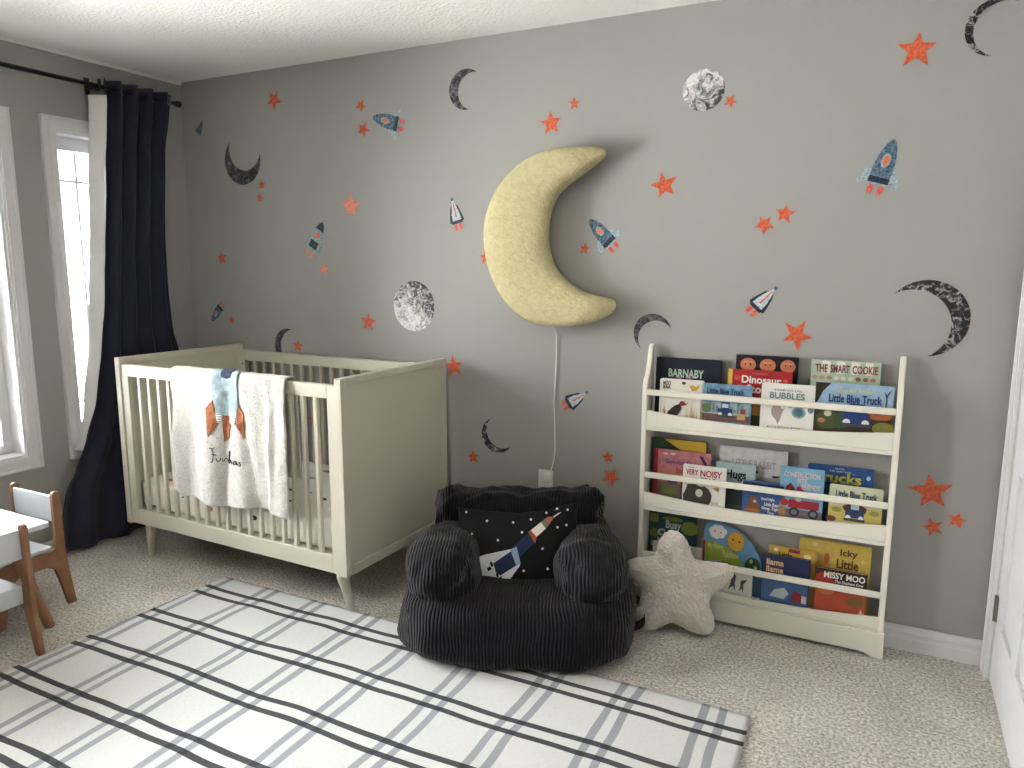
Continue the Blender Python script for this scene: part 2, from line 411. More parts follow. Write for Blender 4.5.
# door in the right wall
d = sempty('door_1', (W, dy1, 0))
c = MB(); cw = .062
c.box(-.016, 0, 0, cw, 0, dz+cw).box(-.016, 0, dy0-dy1-cw, dy0-dy1, 0, dz+cw).box(-.016, 0, dy0-dy1, 0, dz, dz+cw)
c.box(-.021, -.016, cw-.02, cw, 0, dz+cw).box(-.021, -.016, .006, .014, 0, dz)
c.build('door_casing', M_trim, d, bevel=.003)
MB().box(0, T, -.012, 0, 0, dz).box(0, T, dy0-dy1, dy0-dy1+.012, 0, dz).box(0, T, dy0-dy1+.012, -.012, dz-.012, dz).build('door_jamb', M_trim, d)
s = MB(); sy0, sy1 = dy0-dy1+.014, -.014; zz0, zz1 = .003, dz-.014
st = .11; mid = (sy0+sy1)/2; ms = .045
pan = []
for (pa, pb) in ((sy0+st, mid-ms), (mid+ms, sy1-st)):
    for (za, zc) in ((.24, .78), (.92, 1.62), (1.73, 1.93)): pan.append((pa, pb, za, zc))
xf = .002
s.box(xf+.012, xf+.036, sy0, sy1, zz0, zz1)
cuts_z = [zz0, .24, .78, .92, 1.62, 1.73, 1.93, zz1]
s.box(xf, xf+.012, sy0, sy0+st, zz0, zz1).box(xf, xf+.012, sy1-st, sy1, zz0, zz1).box(xf, xf+.012, mid-ms, mid+ms, zz0, zz1)
for (za, zc) in ((zz0, .24), (.78, .92), (1.62, 1.73), (1.93, zz1)):
    s.box(xf, xf+.012, sy0+st, mid-ms, za, zc).box(xf, xf+.012, mid+ms, sy1-st, za, zc)
for (pa, pb, za, zc) in pan:
    g = .022
    vs = [(xf+.012, pa+g*.5, za+g*.5), (xf+.012, pb-g*.5, za+g*.5), (xf+.012, pb-g*.5, zc-g*.5), (xf+.012, pa+g*.5, zc-g*.5),
          (xf+.003, pa+g*1.8, za+g*1.8), (xf+.003, pb-g*1.8, za+g*1.8), (xf+.003, pb-g*1.8, zc-g*1.8), (xf+.003, pa+g*1.8, zc-g*1.8)]
    s.add(vs, [(4, 7, 6, 5), (0, 4, 5, 1), (1, 5, 6, 2), (2, 6, 7, 3), (3, 7, 4, 0)])
s.build('door_panel', M_door, d, bevel=.002)
for z in (.27, 1.75):
    h = MB().box(-.003, .004, -.030, -.002, z-.045, z+.045).tube([(-.004, -.013, z-.047), (-.004, -.013, z+.047)], .0055, 10)
    for k in (-1, 0, 1): h.tube([(-.0035, -.024, z+k*.028), (-.0015, -.024, z+k*.028)], .003, 8)
    h.build('hinge', M_steel, d)
k = MB(); ky = sy0+.06
k.tube([(0, ky, .95), (-.012, ky, .95), (-.013, ky, .95), (-.045, ky, .95), (-.05, ky, .95), (-.062, ky, .95), (-.072, ky, .95)], [.03, .03, .012, .012, .024, .027, .015], 16)
k.build('door_knob', M_steel, d, smooth=True)
# ---------------------------------------------------------------- wall stickers
STARS = [(0.688,2.286,0.0565,36),(1.246,2.209,0.0325,35),(1.257,2.096,0.0395,28),(0.575,1.864,0.0285,0),(0.557,1.797,0.025,10),(1.167,1.735,0.0635,2),(0.248,1.48,0.0415,-8),(0.978,1.423,0.0335,10),(0.298,1.134,0.0285,0),(0.779,1.011,0.037,5),(1.255,1.158,0.051,5),(1.759,0.962,0.0535,-10),(2.256,2.046,0.0555,-5),(2.363,2.118,0.028,0),(2.758,1.766,0.059,-14),(3.007,2.068,0.0275,28),(2.421,1.516,0.0255,10),(1.936,1.482,0.039,-5),(3.629,2.182,0.0625,3),(3.157,1.603,0.0395,-34),(3.229,1.641,0.039,8),(3.298,1.183,0.06,28),(3.794,0.628,0.0715,-10),(3.811,0.496,0.038,-22),(3.886,0.534,0.0335,12),(1.865,0.527,0.0375,-5),(2.549,0.608,0.0295,-12),(2.565,0.52,0.045,25),(0.868,0.613,0.0415,0)]
MOONS = [('c',(0.356,2.097),(0.572,2.025),(0.437,1.87),(0.454,1.945)),('c',(1.892,2.295),(1.851,2.139),(1.748,2.223),(1.794,2.219)),('g',(2.904,2.12),(2.821,2.128),(2.9,2.197),(2.984,2.112),(2.907,2.041)),('g',(1.534,1.247),(1.415,1.243),(1.537,1.368),(1.653,1.25),(1.532,1.124)),('c',(3.911,2.297),(3.855,2.134),(3.765,2.218),(3.79,2.218)),('c',(3.622,1.348),(3.74,1.125),(3.865,1.264),(3.808,1.255)),('c',(2.81,1.186),(2.683,1.1),(2.675,1.225),(2.702,1.205)),('c',(1.959,0.727),(2.068,0.602),(1.94,0.586),(1.964,0.61)),('c',(0.739,1.098),(0.724,0.915),(0.615,0.997),(0.657,1.005))]
ROCKETS = [('P',(0.163,2.226),(0.118,2.158)),('A',(1.316,2.15),(1.464,2.104)),('B',(0.983,1.659),(0.9,1.52)),('C',(1.756,1.755),(1.787,1.641)),('A',(2.44,1.639),(2.539,1.535)),('A',(3.581,1.889),(3.536,1.737)),('C',(3.218,1.367),(3.14,1.284)),('C',(2.451,0.893),(2.357,0.833)),('A',(0.139,1.124),(0.217,1.208))]

M_star = mat('orange_star_print', (178, 70, 44), .5, (208, 106, 68), 90, detail=4)
M_coral = mat('coral_star_print', (216, 108, 80), .3, (230, 146, 118), 90, detail=4, spec=.6)
star_labels = [
 'orange star sticker high on the wall, right of the curtain top',
 'small orange star sticker, the upper of two left of the high sideways rocket',
 'small orange star sticker, the lower of two left of the high sideways rocket',
 'tiny orange star sticker just right of the cup-shaped crescent, the upper one',
 'tiny orange star sticker just below the cup-shaped crescent, the lower one',
 'large pale coral star sticker above and right of the grey upright rocket',
 'small orange star sticker on the left end of the wall above the tiny tilted rocket',
 'small faded coral star sticker just below the flames of the grey rocket',
 'tiny red star sticker low at the left end beside the tiny tilted rocket',
 'small orange star sticker just above the crib rear rail beside a crescent',
 'orange star sticker below and left of the round moon above the crib',
 'orange star sticker partly behind the top corner of the crib right end panel',
 'large orange star sticker just above the upper tip of the padded moon lamp',
 'small orange star sticker above the moon lamp, top right of a larger star',
 'large orange star sticker right of the upper tip of the moon lamp',
 'small orange star sticker touching the lower right of the high round moon',
 'small red star sticker inside the moon lamp curve beside the blue rocket',
 'red star sticker half hidden behind the left edge of the moon lamp',
 'largest orange star sticker at the top right near the thin crescent',
 'orange star sticker, lower left of a pair in the middle of the right wall half',
 'orange star sticker, upper right of a pair in the middle of the right wall half',
 'large orange star sticker right above the bookcase top shelf',
 'large red-orange star sticker low on the wall right of the bookcase',
 'small red-orange star sticker under the large one right of the bookcase, the left one',
 'small red-orange star sticker under the large one right of the bookcase, the right one',
 'small dark red star sticker under the thin crescent beside the crib end',
 'small dark red star sticker left of the bookcase, upper of two',
 'larger dark red star sticker left of the bookcase, lower of two',
 'small red star sticker seen between the crib slats below its rear rail']
WY = -.0006
def wallf(x0, z0, dy): return lambda a, b, d: (a-x0, -d-dy, b-z0)
for (x, z, r, ph), lab in zip(STARS, star_labels):
    pts = []
    for i in range(10):
        a = math.radians(90-ph-36*i); q = r*(1 if i % 2 == 0 else .43)*(1+.10*random.uniform(-1, 1))
        pts.append((q*math.cos(a), q*math.sin(a)))
    o = MB().prism(pts, lambda a, b, d: (a, -d, b), 0, .0008).build('star_sticker', M_coral if 'coral' in lab else M_star, fix=True, loc=(x, WY, z))
    tag(o, lab, 'wall sticker', 'star stickers on the wall')

moon_labels = [
 'black cup-shaped crescent moon sticker opening upward, high beside the curtain',
 'small grey crescent moon sticker high on the wall left of the moon lamp',
 'round grey and white moon sticker high on the wall, right of the moon lamp',
 'round moon sticker, white at the lower left, above the crib',
 'thin black crescent moon sticker at the top right corner of the photo',
 'large dark crescent moon sticker opening left above and right of the bookcase',
 'dark crescent moon sticker arching just left of the bookcase top',
 'very thin black crescent moon sticker low between crib and armchair',
 'dark crescent moon sticker partly hidden behind the crib rear rail']
def circ(a, b, c):
    ax, ay = a; bx, by = b; cx, cy = c
    d = 2*(ax*(by-cy)+bx*(cy-ay)+cx*(ay-by))
    ux = ((ax*ax+ay*ay)*(by-cy)+(bx*bx+by*by)*(cy-ay)+(cx*cx+cy*cy)*(ay-by))/d
    uy = ((ax*ax+ay*ay)*(cx-bx)+(bx*bx+by*by)*(ax-cx)+(cx*cx+cy*cy)*(bx-ax))/d
    return ux, uy, math.hypot(ax-ux, ay-uy)
def arc(t1, t2, m, n=22):
    ux, uy, r = circ(t1, t2, m)
    a1 = math.atan2(t1[1]-uy, t1[0]-ux); a2 = math.atan2(t2[1]-uy, t2[0]-ux); am = math.atan2(m[1]-uy, m[0]-ux)
    def nm(v): return v % (2*PI)
    if nm(am-a1) < nm(a2-a1): s = nm(a2-a1)
    else: s = nm(a2-a1)-2*PI
    return [(ux+r*math.cos(a1+s*i/n), uy+r*math.sin(a1+s*i/n)) for i in range(n+1)]
for i, (m, lab) in enumerate(zip(MOONS, moon_labels)):
    if m[0] == 'c':
        t1, t2, om, im = m[1:]
        out = arc(t1, t2, om); inn = arc(t1, t2, im)[1:-1]
        pts = out+inn[::-1]
        thin = abs(om[0]-im[0])+abs(om[1]-im[1]) < .035
        mm = moon_mat('crescent_print', i*3.1, (19, 18, 21), (128, 126, 132) if i in (0, 1, 6, 8) else (205, 202, 205), .50 if i not in (0, 1, 6) else .44, .70)
        x = om[0]; z = om[1]
    else:
        c, l, t, r, b = m[1:]
        pts = []
        for k in range(48):
            a = 2*PI*k/48; x_ = math.cos(a); z_ = math.sin(a)
            hx = (r[0]-c[0]) if x_ > 0 else (c[0]-l[0]); hz_ = (t[1]-c[1]) if z_ > 0 else (c[1]-b[1])
            pts.append((c[0]+hx*x_, c[1]+hz_*z_))
        mm = moon_mat('full_moon_print', i*2.3, (34, 32, 36), (222, 218, 218), .38, .62, (-.7, 1.1) if i == 2 else (-.6, -.9))
        x, z = c
    pts = [(a-x, b-z) for a, b in pts]
    o = MB().prism(pts, lambda a, b, d: (a, -d, b), 0, .0008).build('moon_sticker', mm, fix=True, loc=(x, WY, z))
    tag(o, lab, 'wall sticker', 'moon stickers on the wall')

M_rb = mat('rocket_blue_print', (38, 58, 82), .5, (106, 132, 150), 110, detail=5)
M_rl = mat('rocket_pale_print', (170, 186, 192), .5, (108, 130, 142), 120, detail=5)
M_rw = mat('rocket_white_print', (206, 212, 214), .5, (140, 160, 172), 120, detail=5)
M_rg = mat('rocket_grey_print', (150, 164, 172), .5, (104, 116, 126), 100, detail=5)
M_rn = mat('rocket_navy_print', (24, 30, 42), .5, (52, 64, 80), 100, detail=4)
M_ro = mat('rocket_orange_print', (218, 112, 66), .5)
M_rr = mat('rocket_flame_print', (188, 62, 48), .5, (222, 110, 90), 150)
rocket_labels = [
 'tiny dark blue pointed sticker at the far left end near the ceiling corner',
 'blue rocket sticker flying left, high on the wall beside two small stars',
 'grey rocket sticker with an orange window tilted right above the crib',
 'narrow white and navy rocket sticker pointing up, left of the moon lamp',
 'blue rocket sticker with an orange window inside the moon lamp curve',
 'largest blue rocket sticker pointing up on the right part of the wall',
 'white and red striped rocket sticker above the bookcase, flying up right',
 'small white rocket sticker above the armchair beside the lamp cord',
 'tiny blue rocket sticker tilted downward at the left end above the crib']
def rocket(kind, N_, T_, lab):
    L = math.hypot(N_[0]-T_[0], N_[1]-T_[1]); ax = ((N_[0]-T_[0])/L, (N_[1]-T_[1])/L); bx = (ax[1], -ax[0])
    root = thing('rocket_sticker', lab, 'wall sticker', (T_[0], WY, T_[1]), group='rocket stickers on the wall')
    def part(name, pts, m, lay):
        P = [((b*bx[0]+a*ax[0])*L, (b*bx[1]+a*ax[1])*L) for b, a in pts]
        return MB().prism(P, lambda a, b, d: (a, -d, b), lay*.0005, lay*.0005+.0006).build(name, m, root, fix=True)
    ell = lambda cx, cy, rx, ry: [(cx+rx*math.cos(2*PI*k/14), cy+ry*math.sin(2*PI*k/14)) for k in range(14)]
    def mir(pts): return [(-a, b) for a, b in pts]
    if kind == 'A':
        part('body', [(0, 1), (.07, .95), (.14, .8), (.19, .6), (.22, .35), (.21, 0), (-.21, 0), (-.22, .35), (-.19, .6), (-.14, .8), (-.07, .95)], M_rb, 1)
        fin = [(.21, .36), (.33, .28), (.42, .14), (.46, -.06), (.38, -.02), (.31, .03), (.22, .02)]
        part('fin', fin, M_rl, 0); part('fin', mir(fin), M_rl, 0)
        part('band', [(.22, .02), (.22, .15), (-.22, .15), (-.22, .02)], M_rn, 2)
        part('band', [(.19, -.03), (.21, 0.02), (-.21, 0.02), (-.19, -.03)], M_rl, 2)
        part('window', ell(0, .52, .095, .16), M_rl, 2)
        part('window', ell(0, .52, .06, .12), M_ro, 3)
        fl = [(.06, -.03), (.15, -.03), (.17, -.14), (.13, -.26), (.10, -.18), (.07, -.28), (.05, -.13)]
        part('flame', fl, M_rr, 1); part('flame', mir(fl), M_rr, 1)
    elif kind == 'C':
        part('body', [(0, 1), (.05, .97), (.06, .86), (.04, .8), (.12, .6), (.20, .3), (.22, .05), (-.22, .05), (-.20, .3), (-.12, .6), (-.04, .8), (-.06, .86), (-.05, .97)], M_rw, 1)
        part('nose', [(0, 1.01), (.055, .97), (.065, .86), (-.065, .86), (-.055, .97)], M_rb, 2)
        fin = [(.08, .72), (.18, .6), (.27, .3), (.33, .05), (.24, 0), (.2, .1), (.18, .35)]
        part('booster', fin, M_rn, 2); part('booster', mir(fin), M_rn, 2)
        part('stripe', [(.02, .75), (.03, .2), (-.03, .2), (-.02, .75)], M_rr, 2)
        part('band', [(.23, -.04), (.24, .08), (-.24, .08), (-.23, -.04)], M_rn, 3)
        fl = [(.05, -.04), (.16, -.04), (.19, -.2), (.14, -.33), (.10, -.25), (.06, -.36), (.04, -.18)]
        part('flame', fl, M_rr, 1); part('flame', mir(fl), M_rr, 1)
    elif kind == 'B':
        part('body', [(0, 1), (.1, .9), (.18, .7), (.24, .45), (.25, .1), (.22, -.02), (-.22, -.02), (-.25, .1), (-.24, .45), (-.18, .7), (-.1, .9)], M_rl, 1)
        part('nose', [(0, 1.01), (.1, .9), (.175, .72), (-.175, .72), (-.1, .9)], M_rn, 2)
        part('fin', [(.22, .45), (.32, .3), (.33, .05), (.23, .05)], M_rg, 0); part('fin', [(-.22, .45), (-.32, .3), (-.33, .05), (-.23, .05)], M_rg, 0)
        part('window', ell(0, .52, .08, .1), M_ro, 2)
        part('band', [(.17, .08), (.17, .32), (-.17, .32), (-.17, .08)], M_rn, 2)
        fl = [(.05, -.02), (.15, -.02), (.16, -.15), (.12, -.25), (.09, -.16), (.06, -.25)]
        part('flame', fl, M_coral, 1); part('flame', mir(fl), M_coral, 1)
    else:
        part('body', [(0, 1), (.18, .5), (.3, 0), (-.32, .05), (-.2, .55)], M_rb, 1)
        part('fin', [(.26, .25), (.4, .0), (.26, .02)], M_rl, 0)
    return root
for (k, n_, t_), lab in zip(ROCKETS, rocket_labels): rocket(k, n_, t_, lab)

# ---------------------------------------------------------------- padded moon lamp
MOON_OUT = [(2.533,1.91),(2.487,1.924),(2.36,1.93),(2.282,1.924),(2.203,1.902),(2.135,1.868),(2.073,1.817),(2.023,1.752),(1.987,1.679),(1.971,1.592),(1.974,1.517),(1.991,1.441),(2.023,1.365),(2.073,1.29),(2.138,1.234),(2.208,1.196),(2.291,1.183),(2.372,1.184),(2.451,1.194),(2.528,1.22),(2.58,1.252),(2.593,1.276)]
MOON_IN = [(2.533,1.888),(2.513,1.869),(2.464,1.838),(2.414,1.806),(2.356,1.768),(2.318,1.729),(2.292,1.671),(2.281,1.599),(2.285,1.527),(2.301,1.466),(2.329,1.418),(2.376,1.376),(2.435,1.341),(2.5,1.321),(2.557,1.313),(2.586,1.3)]

M_lamp = mat('cream_paper_lamp', (184, 174, 134), .8, (196, 186, 146), 40, bump=1, bscale=75, bdist=.007, detail=6)
O_ = resample(catmull(MOON_OUT, 6, False)[::1], 400)
def opn(pts, n):
    P = [Vector(p) for p in catmull(pts, 8, False)]; L = [0]
    for a, b in zip(P, P[1:]): L.append(L[-1]+(b-a).length)
    out = []; j = 0
    for i in range(n):
        t = L[-1]*i/(n-1)
        while j < len(L)-2 and L[j+1] < t: j += 1
        out.append(P[j].lerp(P[j+1], (t-L[j])/max(1e-9, L[j+1]-L[j])))
    return out
NS = 64; oo = opn(MOON_OUT, NS); ii = opn(MOON_IN, NS)
lamp = thing('moon_lamp', 'large cream padded crescent moon lamp hanging on the grey wall', 'lamp', (2.29, 0, 1.56))
mb = MB(); nr = 28; vs = []
for i, (a, b) in enumerate(zip(oo, ii)):
    c = (a+b)/2; h = (a-b)/2; w_ = h.length; T_ = min(.060, w_*.85)
    e = min(1, math.sqrt(max(.0, 1-(abs(i-(NS-1)/2)/((NS-1)/2))**14)))
    for k in range(nr):
        th = 2*PI*k/nr; cs = math.copysign(abs(math.cos(th))**.72, math.cos(th)); sn = math.copysign(abs(math.sin(th))**.72, math.sin(th))
        p = c+h*cs; y = -.010-.062+T_*sn
        y += .004*nz(p.x, y, p.y, 9)
        vs.append((p.x-2.29, min(y, -.006), p.y-1.56))
fs = []
for i in range(NS-1):
    for k in range(nr): fs.append((i*nr+k, i*nr+(k+1) % nr, (i+1)*nr+(k+1) % nr, (i+1)*nr+k))
fs.append(tuple(range(nr))[::-1]); fs.append(tuple((NS-1)*nr+k for k in range(nr)))
mb.add(vs, fs)
sh = mb.build('lamp_body', M_lamp, lamp, smooth=True, fix=True)
s_ = sh.modifiers.new('sub', 'SUBSURF'); s_.levels = 1; s_.render_levels = 1
MB().tube([(-.17, -.003, .02), (-.17, -.012, .02), (-.17, -.02, .02)], .015, 12).build('wall_hook', M_steel, lamp)
cp = [(2.297, -.07, 1.19), (2.297, -.03, 1.16), (2.2985, -.010, 1.13), (2.296, -.007, 1.0), (2.290, -.007, .86), (2.293, -.007, .74), (2.296, -.007, .62), (2.292, -.012, .56), (2.283, -.03, .512), (2.270, -.04, .494)]
cp = catmull(cp, 5, False)
MB().tube([(x-2.29, y, z-1.56) for x, y, z in cp], .0032, 8).build('power_cord', M_plastic, lamp, smooth=True)
MB().box(-.035, -.005, -.042, -.0075, -1.084, -1.052).build('plug', M_plastic, lamp, bevel=.004)
ou = thing('wall_outlet', 'white wall outlet with a plug behind the dark armchair', 'outlet', (2.25, 0, .455))
MB().box(-.037, .037, -.006, -.0004, -.058, .058).build('cover_plate', M_plastic, ou, bevel=.003)
MB().box(-.017, .017, -.0075, -.0062, -.034, .034).build('receptacle', M_trim, ou, bevel=.001)

# ---------------------------------------------------------------- curtain and rod
ROD = 2.302; RX = .085
rod = thing('curtain_rod', 'black metal curtain rod above the windows on the left wall', 'curtain rod', (RX, 0, ROD))
MB().tube([(0, -2.95, 0), (0, -.112, 0)], .0105, 14).build('pole', M_black, rod, smooth=True)
MB().tube([(0, -.112, 0), (0, -.106, 0), (0, -.082, 0), (0, -.078, 0)], [.013, .0165, .0165, .012], 14).build('finial', M_black, rod)
MB().tube([(0, -2.99, 0), (0, -2.984, 0), (0, -2.955, 0), (0, -2.95, 0)], [.012, .0165, .0165, .013], 14).build('finial', M_black, rod)
for y in (-.555, -2.84):
    MB().box(-RX+.0005, -RX+.006, y-.012, y+.012, -.035, .045).box(-RX+.006, -.012, y-.007, y+.007, -.012, .000).box(-.016, .016, y-.007, y+.007, -.022, -.0115).box(.012, .018, y-.007, y+.007, -.022, .03).build('bracket', M_black, rod)
yl = [(2.35, -.535), (2.24, -.528), (1.86, -.565), (1.27, -.617), (1.04, -.653), (.77, -.704), (.58, -.774), (.42, -.85), (.35, -.898), (.2, -.935), (.02, -.945)]
yr = [(2.35, -.118), (2.25, -.135), (2.05, -.175), (1.52, -.215), (1.3, -.215), (1.08, -.205), (.98, -.18), (.5, -.13), (.02, -.11)]
ll = [(2.26, -.572), (1.757, -.613), (1.07, -.676), (.7, -.747), (.4, -.83), (.3, -.87)]
cz = [.026+(ROD+.042-.026)*k/60 for k in range(61)][::-1]
def cx_(s, z):
    t = (ROD+.04-z)/2.3
    amp = .030*(1-.25*t); ph = .35*math.sin(z*1.7)+.6*t
    w_ = amp*math.sin(2*PI*(4.6*s)+PI*.6+ph*t)
    w_ += .012*t*math.sin(2*PI*(2.1*s+.3)+1.2*z)+.006*t*nz(s*3, z, 1, 1.5)
    ctr = RX-.003-.012*t
    return max(.022, ctr+w_)
cur = thing('curtain', 'long navy blackout curtain gathered at the right end of the rod', 'curtain', (RX, -.4, 0))
NSX = 90; vs = []
for z in cz:
    a, b = lerp(yl, z), lerp(yr, z)
    for k in range(NSX+1):
        s = k/NSX; vs.append((cx_(s, z)-RX, a+(b-a)*s+.4+.003*nz(s*6, z*3, 0), z))
fs = [(r*(NSX+1)+k, r*(NSX+1)+k+1, (r+1)*(NSX+1)+k+1, (r+1)*(NSX+1)+k) for r in range(60) for k in range(NSX)]
cb = MB().add(vs, fs).build('fabric', M_curtain, cur, smooth=True)
m_ = cb.modifiers.new('solid', 'SOLIDIFY'); m_.thickness = .002; m_.offset = 0
for k in (0.06, .27, .49, .71, .9):
    y = lerp(yl, ROD)+(lerp(yr, ROD)-lerp(yl, ROD))*k
    ring = [(cx_(k, ROD)-RX+.001+.0, y+.4+.019*math.cos(2*PI*q/20)*.5, ROD+.019*math.sin(2*PI*q/20)) for q in range(21)]
    MB().tube([(p[0]+(.012 if k == .9 else .003), p[1], p[2]) for p in ring], .0035, 8).build('grommet', M_steel, cur, smooth=True)
vs = []; zz = [.53+(2.262-.53)*k/50 for k in range(51)][::-1]
for z in zz:
    a = lerp(yl, z); x1 = cx_(0, z)+.001; l_ = min(lerp(ll, z), a-.004); q_ = max(0, min(1, (z-.52)/.30)); l_ = a+(l_-a)*q_-.001
    for k in range(9):
        s = k/8; x = x1+(.035-x1)*s
        vs.append((x-RX+.004*nz(z*9, s*2, 5), a+(l_-a)*s**.8+.4+.003*nz(z*14, s, 2)-.0015, z))
fs = [(r*9+k, r*9+k+1, (r+1)*9+k+1, (r+1)*9+k) for r in range(50) for k in range(8)]
lo = MB().add(vs, fs).build('lining', M_lining, cur, smooth=True)
lo['label'] = 'white lining folded out along the window edge'
m_ = lo.modifiers.new('solid', 'SOLIDIFY'); m_.thickness = .0015; m_.offset = 0

# ---------------------------------------------------------------- rug
RUGM = rug_mat()
A, B = (.945, -.712), (3.306, -.722); C_, D_ = (3.345, -2.32), (.835, -2.30)
nx, ny = 120, 80; vs = []
for j in range(ny+1):
    for i in range(nx+1):
        u_, v_ = i/nx, j/ny
        x = (A[0]*(1-u_)+B[0]*u_)*(1-v_)+(D_[0]*(1-u_)+C_[0]*u_)*v_; y = (A[1]*(1-u_)+B[1]*u_)*(1-v_)+(D_[1]*(1-u_)+C_[1]*u_)*v_
        x += .006*nz(0, y, 3, 4)*(1 if i in (0, nx) else .2)
        z = .007+.006*max(0, nz(x*1.2, y*2.5, 0, 1.6))*min(1, 6*min(u_, 1-u_))*min(1, 6*min(v_, 1-v_))
        vs.append((x, y, z))
fs = [(j*(nx+1)+i, (j+1)*(nx+1)+i, (j+1)*(nx+1)+i+1, j*(nx+1)+i+1) for j in range(ny) for i in range(nx)]
ro = MB().add(vs, fs).build('area_rug', RUGM, smooth=True)
m_ = ro.modifiers.new('solid', 'SOLIDIFY'); m_.thickness = .006; m_.offset = -1
tag(ro, 'off-white flatwoven rug with black and grey plaid stripes on the carpet', 'rug')

# ---------------------------------------------------------------- crib
X0, X1, YF, YB = .352, 1.742, -.785, -.038
ZT, ZB = 1.007, .192
CR = -.026
crib = thing('crib', 'white slatted baby crib with solid end panels and tapered feet', 'crib', ((X0+X1)/2, (YF+YB)/2, 0), CR)
cx0, cy0 = (X0+X1)/2, (YF+YB)/2
def cbx(mb, x0, x1, y0, y1, z0, z1): return mb.box(x0-cx0, x1-cx0, y0-cy0, y1-cy0, z0, z1)
for (a, b, sgn) in ((X0, X0+.034, -1), (X1-.034, X1, 1)):
    e = MB(); st = .036
    ia, ib = (a+.007, b-.007)
    cbx(e, a, b, YF, YF+st, ZB, ZT); cbx(e, a, b, YB-st, YB, ZB, ZT)
    cbx(e, a, b, YF+st, YB-st, ZT-.03, ZT); cbx(e, a, b, YF+st, YB-st, ZB, ZB+.04)
    ep = e.build('end_panel', M_crib, crib, bevel=.003)
    f = MB(); cbx(f, ia, ib, YF+st-.002, YB-st+.002, ZB+.038, ZT-.028); f.build('panel_field', M_crib, ep)
ra, rb = X0+.034, X1-.034
for (ya, yb, nm) in ((YF+.008, YF+.036, 'front'), (YB-.036, YB-.008, 'rear')):
    r = MB(); cbx(r, ra, ra+.046, ya, yb, ZB+.003, ZT-.03); cbx(r, rb-.046, rb, ya, yb, ZB+.003, ZT-.03)
    cbx(r, ra+.046, rb-.046, ya, yb, ZT-.086, ZT-.03); cbx(r, ra+.046, rb-.046, ya, yb, ZB+.003, ZB+.078)
    r.build('side_frame', M_crib, crib, bevel=.003)
    n = 17; a, b = ra+.046, rb-.046; pitch = (b-a)/(n+1) if False else (b-a+.0)/(n+.95)
    for k in range(n):
        xc = a+(b-a)*(k+1)/(n+1); s = MB(); cbx(s, xc-.0095, xc+.0095, (ya+yb)/2-.009, (ya+yb)/2+.009, ZB+.078, ZT-.086); s.build('slat', M_crib, crib, bevel=.003)
    for xc in (ra+.028, rb-.028):
        for z in (.31, .90):
            MB().tube([(xc-cx0, (yb if nm == 'front' else ya)-cy0+(.0 if nm == 'front' else -.0), z), (xc-cx0, (yb if nm == 'front' else ya)-cy0+(.003 if nm == 'front' else -.003), z)], .006, 10).build('bolt', M_steel, crib)
for (fx, fy, tx, ty) in ((.440, YF+.065, .402, YF+.085), (1.690, YF+.035, 1.684, YF+.092), (.440, YB-.05, .432, YB-.03), (1.690, YB-.03, 1.684, YB-.018)):
    L_ = MB().tube([(fx-cx0, fy-cy0, ZB+.002), (fx-cx0, fy-cy0, ZB-.012), (tx-cx0, ty-cy0, .004), (tx-cx0, ty-cy0, 0)], [.026, .0255, .015, .0125], 18)
    L_.build('leg', M_crib, crib, smooth=True)
b_ = MB(); cbx(b_, ra, rb, YF+.038, YB-.038, ZB+.06, ZB+.074); b_.build('mattress_board', M_crib, crib)
mt = MB()
ma, mb_, mc, md = ra+.006, rb-.006, YF+.042, YB-.042
def rbox(x0, x1, y0, y1, z0, z1, r, nx=40, ny=22, nzz=6, wob=.004):
    # rounded cushion
    cx, cy, cz_ = (x0+x1)/2, (y0+y1)/2, (z0+z1)/2
    bm = bmesh.new(); bmesh.ops.create_cube(bm, size=1)
    bmesh.ops.subdivide_edges(bm, edges=bm.edges[:], cuts=22, use_grid_fill=True)
    hx, hy, hz = (x1-x0)/2, (y1-y0)/2, (z1-z0)/2
    for v in bm.verts:
        p = Vector((v.co.x*2*hx, v.co.y*2*hy, v.co.z*2*hz))
        q = Vector((max(-hx+r, min(hx-r, p.x)), max(-hy+r, min(hy-r, p.y)), max(-hz+r, min(hz-r, p.z))))
        d_ = p-q
        if d_.length > 1e-6: d_ = d_.normalized()*r
        p = q+d_
        w2 = wob*nz(p.x, p.y, p.z, 9)
        v.co = (cx+p.x, cy+p.y, cz_+p.z+(w2 if p.z > 0 else 0))
    vs = [tuple(v.co) for v in bm.verts]; fs = [tuple(v.index for v in f.verts) for f in bm.faces]; bm.free()
    return vs, fs
mat_ = thing('crib_mattress', 'crib mattress in a white sheet printed with small dark and rust marks', 'mattress', (cx0, cy0, ZB+.075), CR)
vs, fs = rbox(ma-cx0, mb_-cx0, mc-cy0, md-cy0, 0, .14, .03, wob=.012)
MB().add(vs, fs).build('fitted_sheet', sheet_mat(), mat_, smooth=True, fix=True)

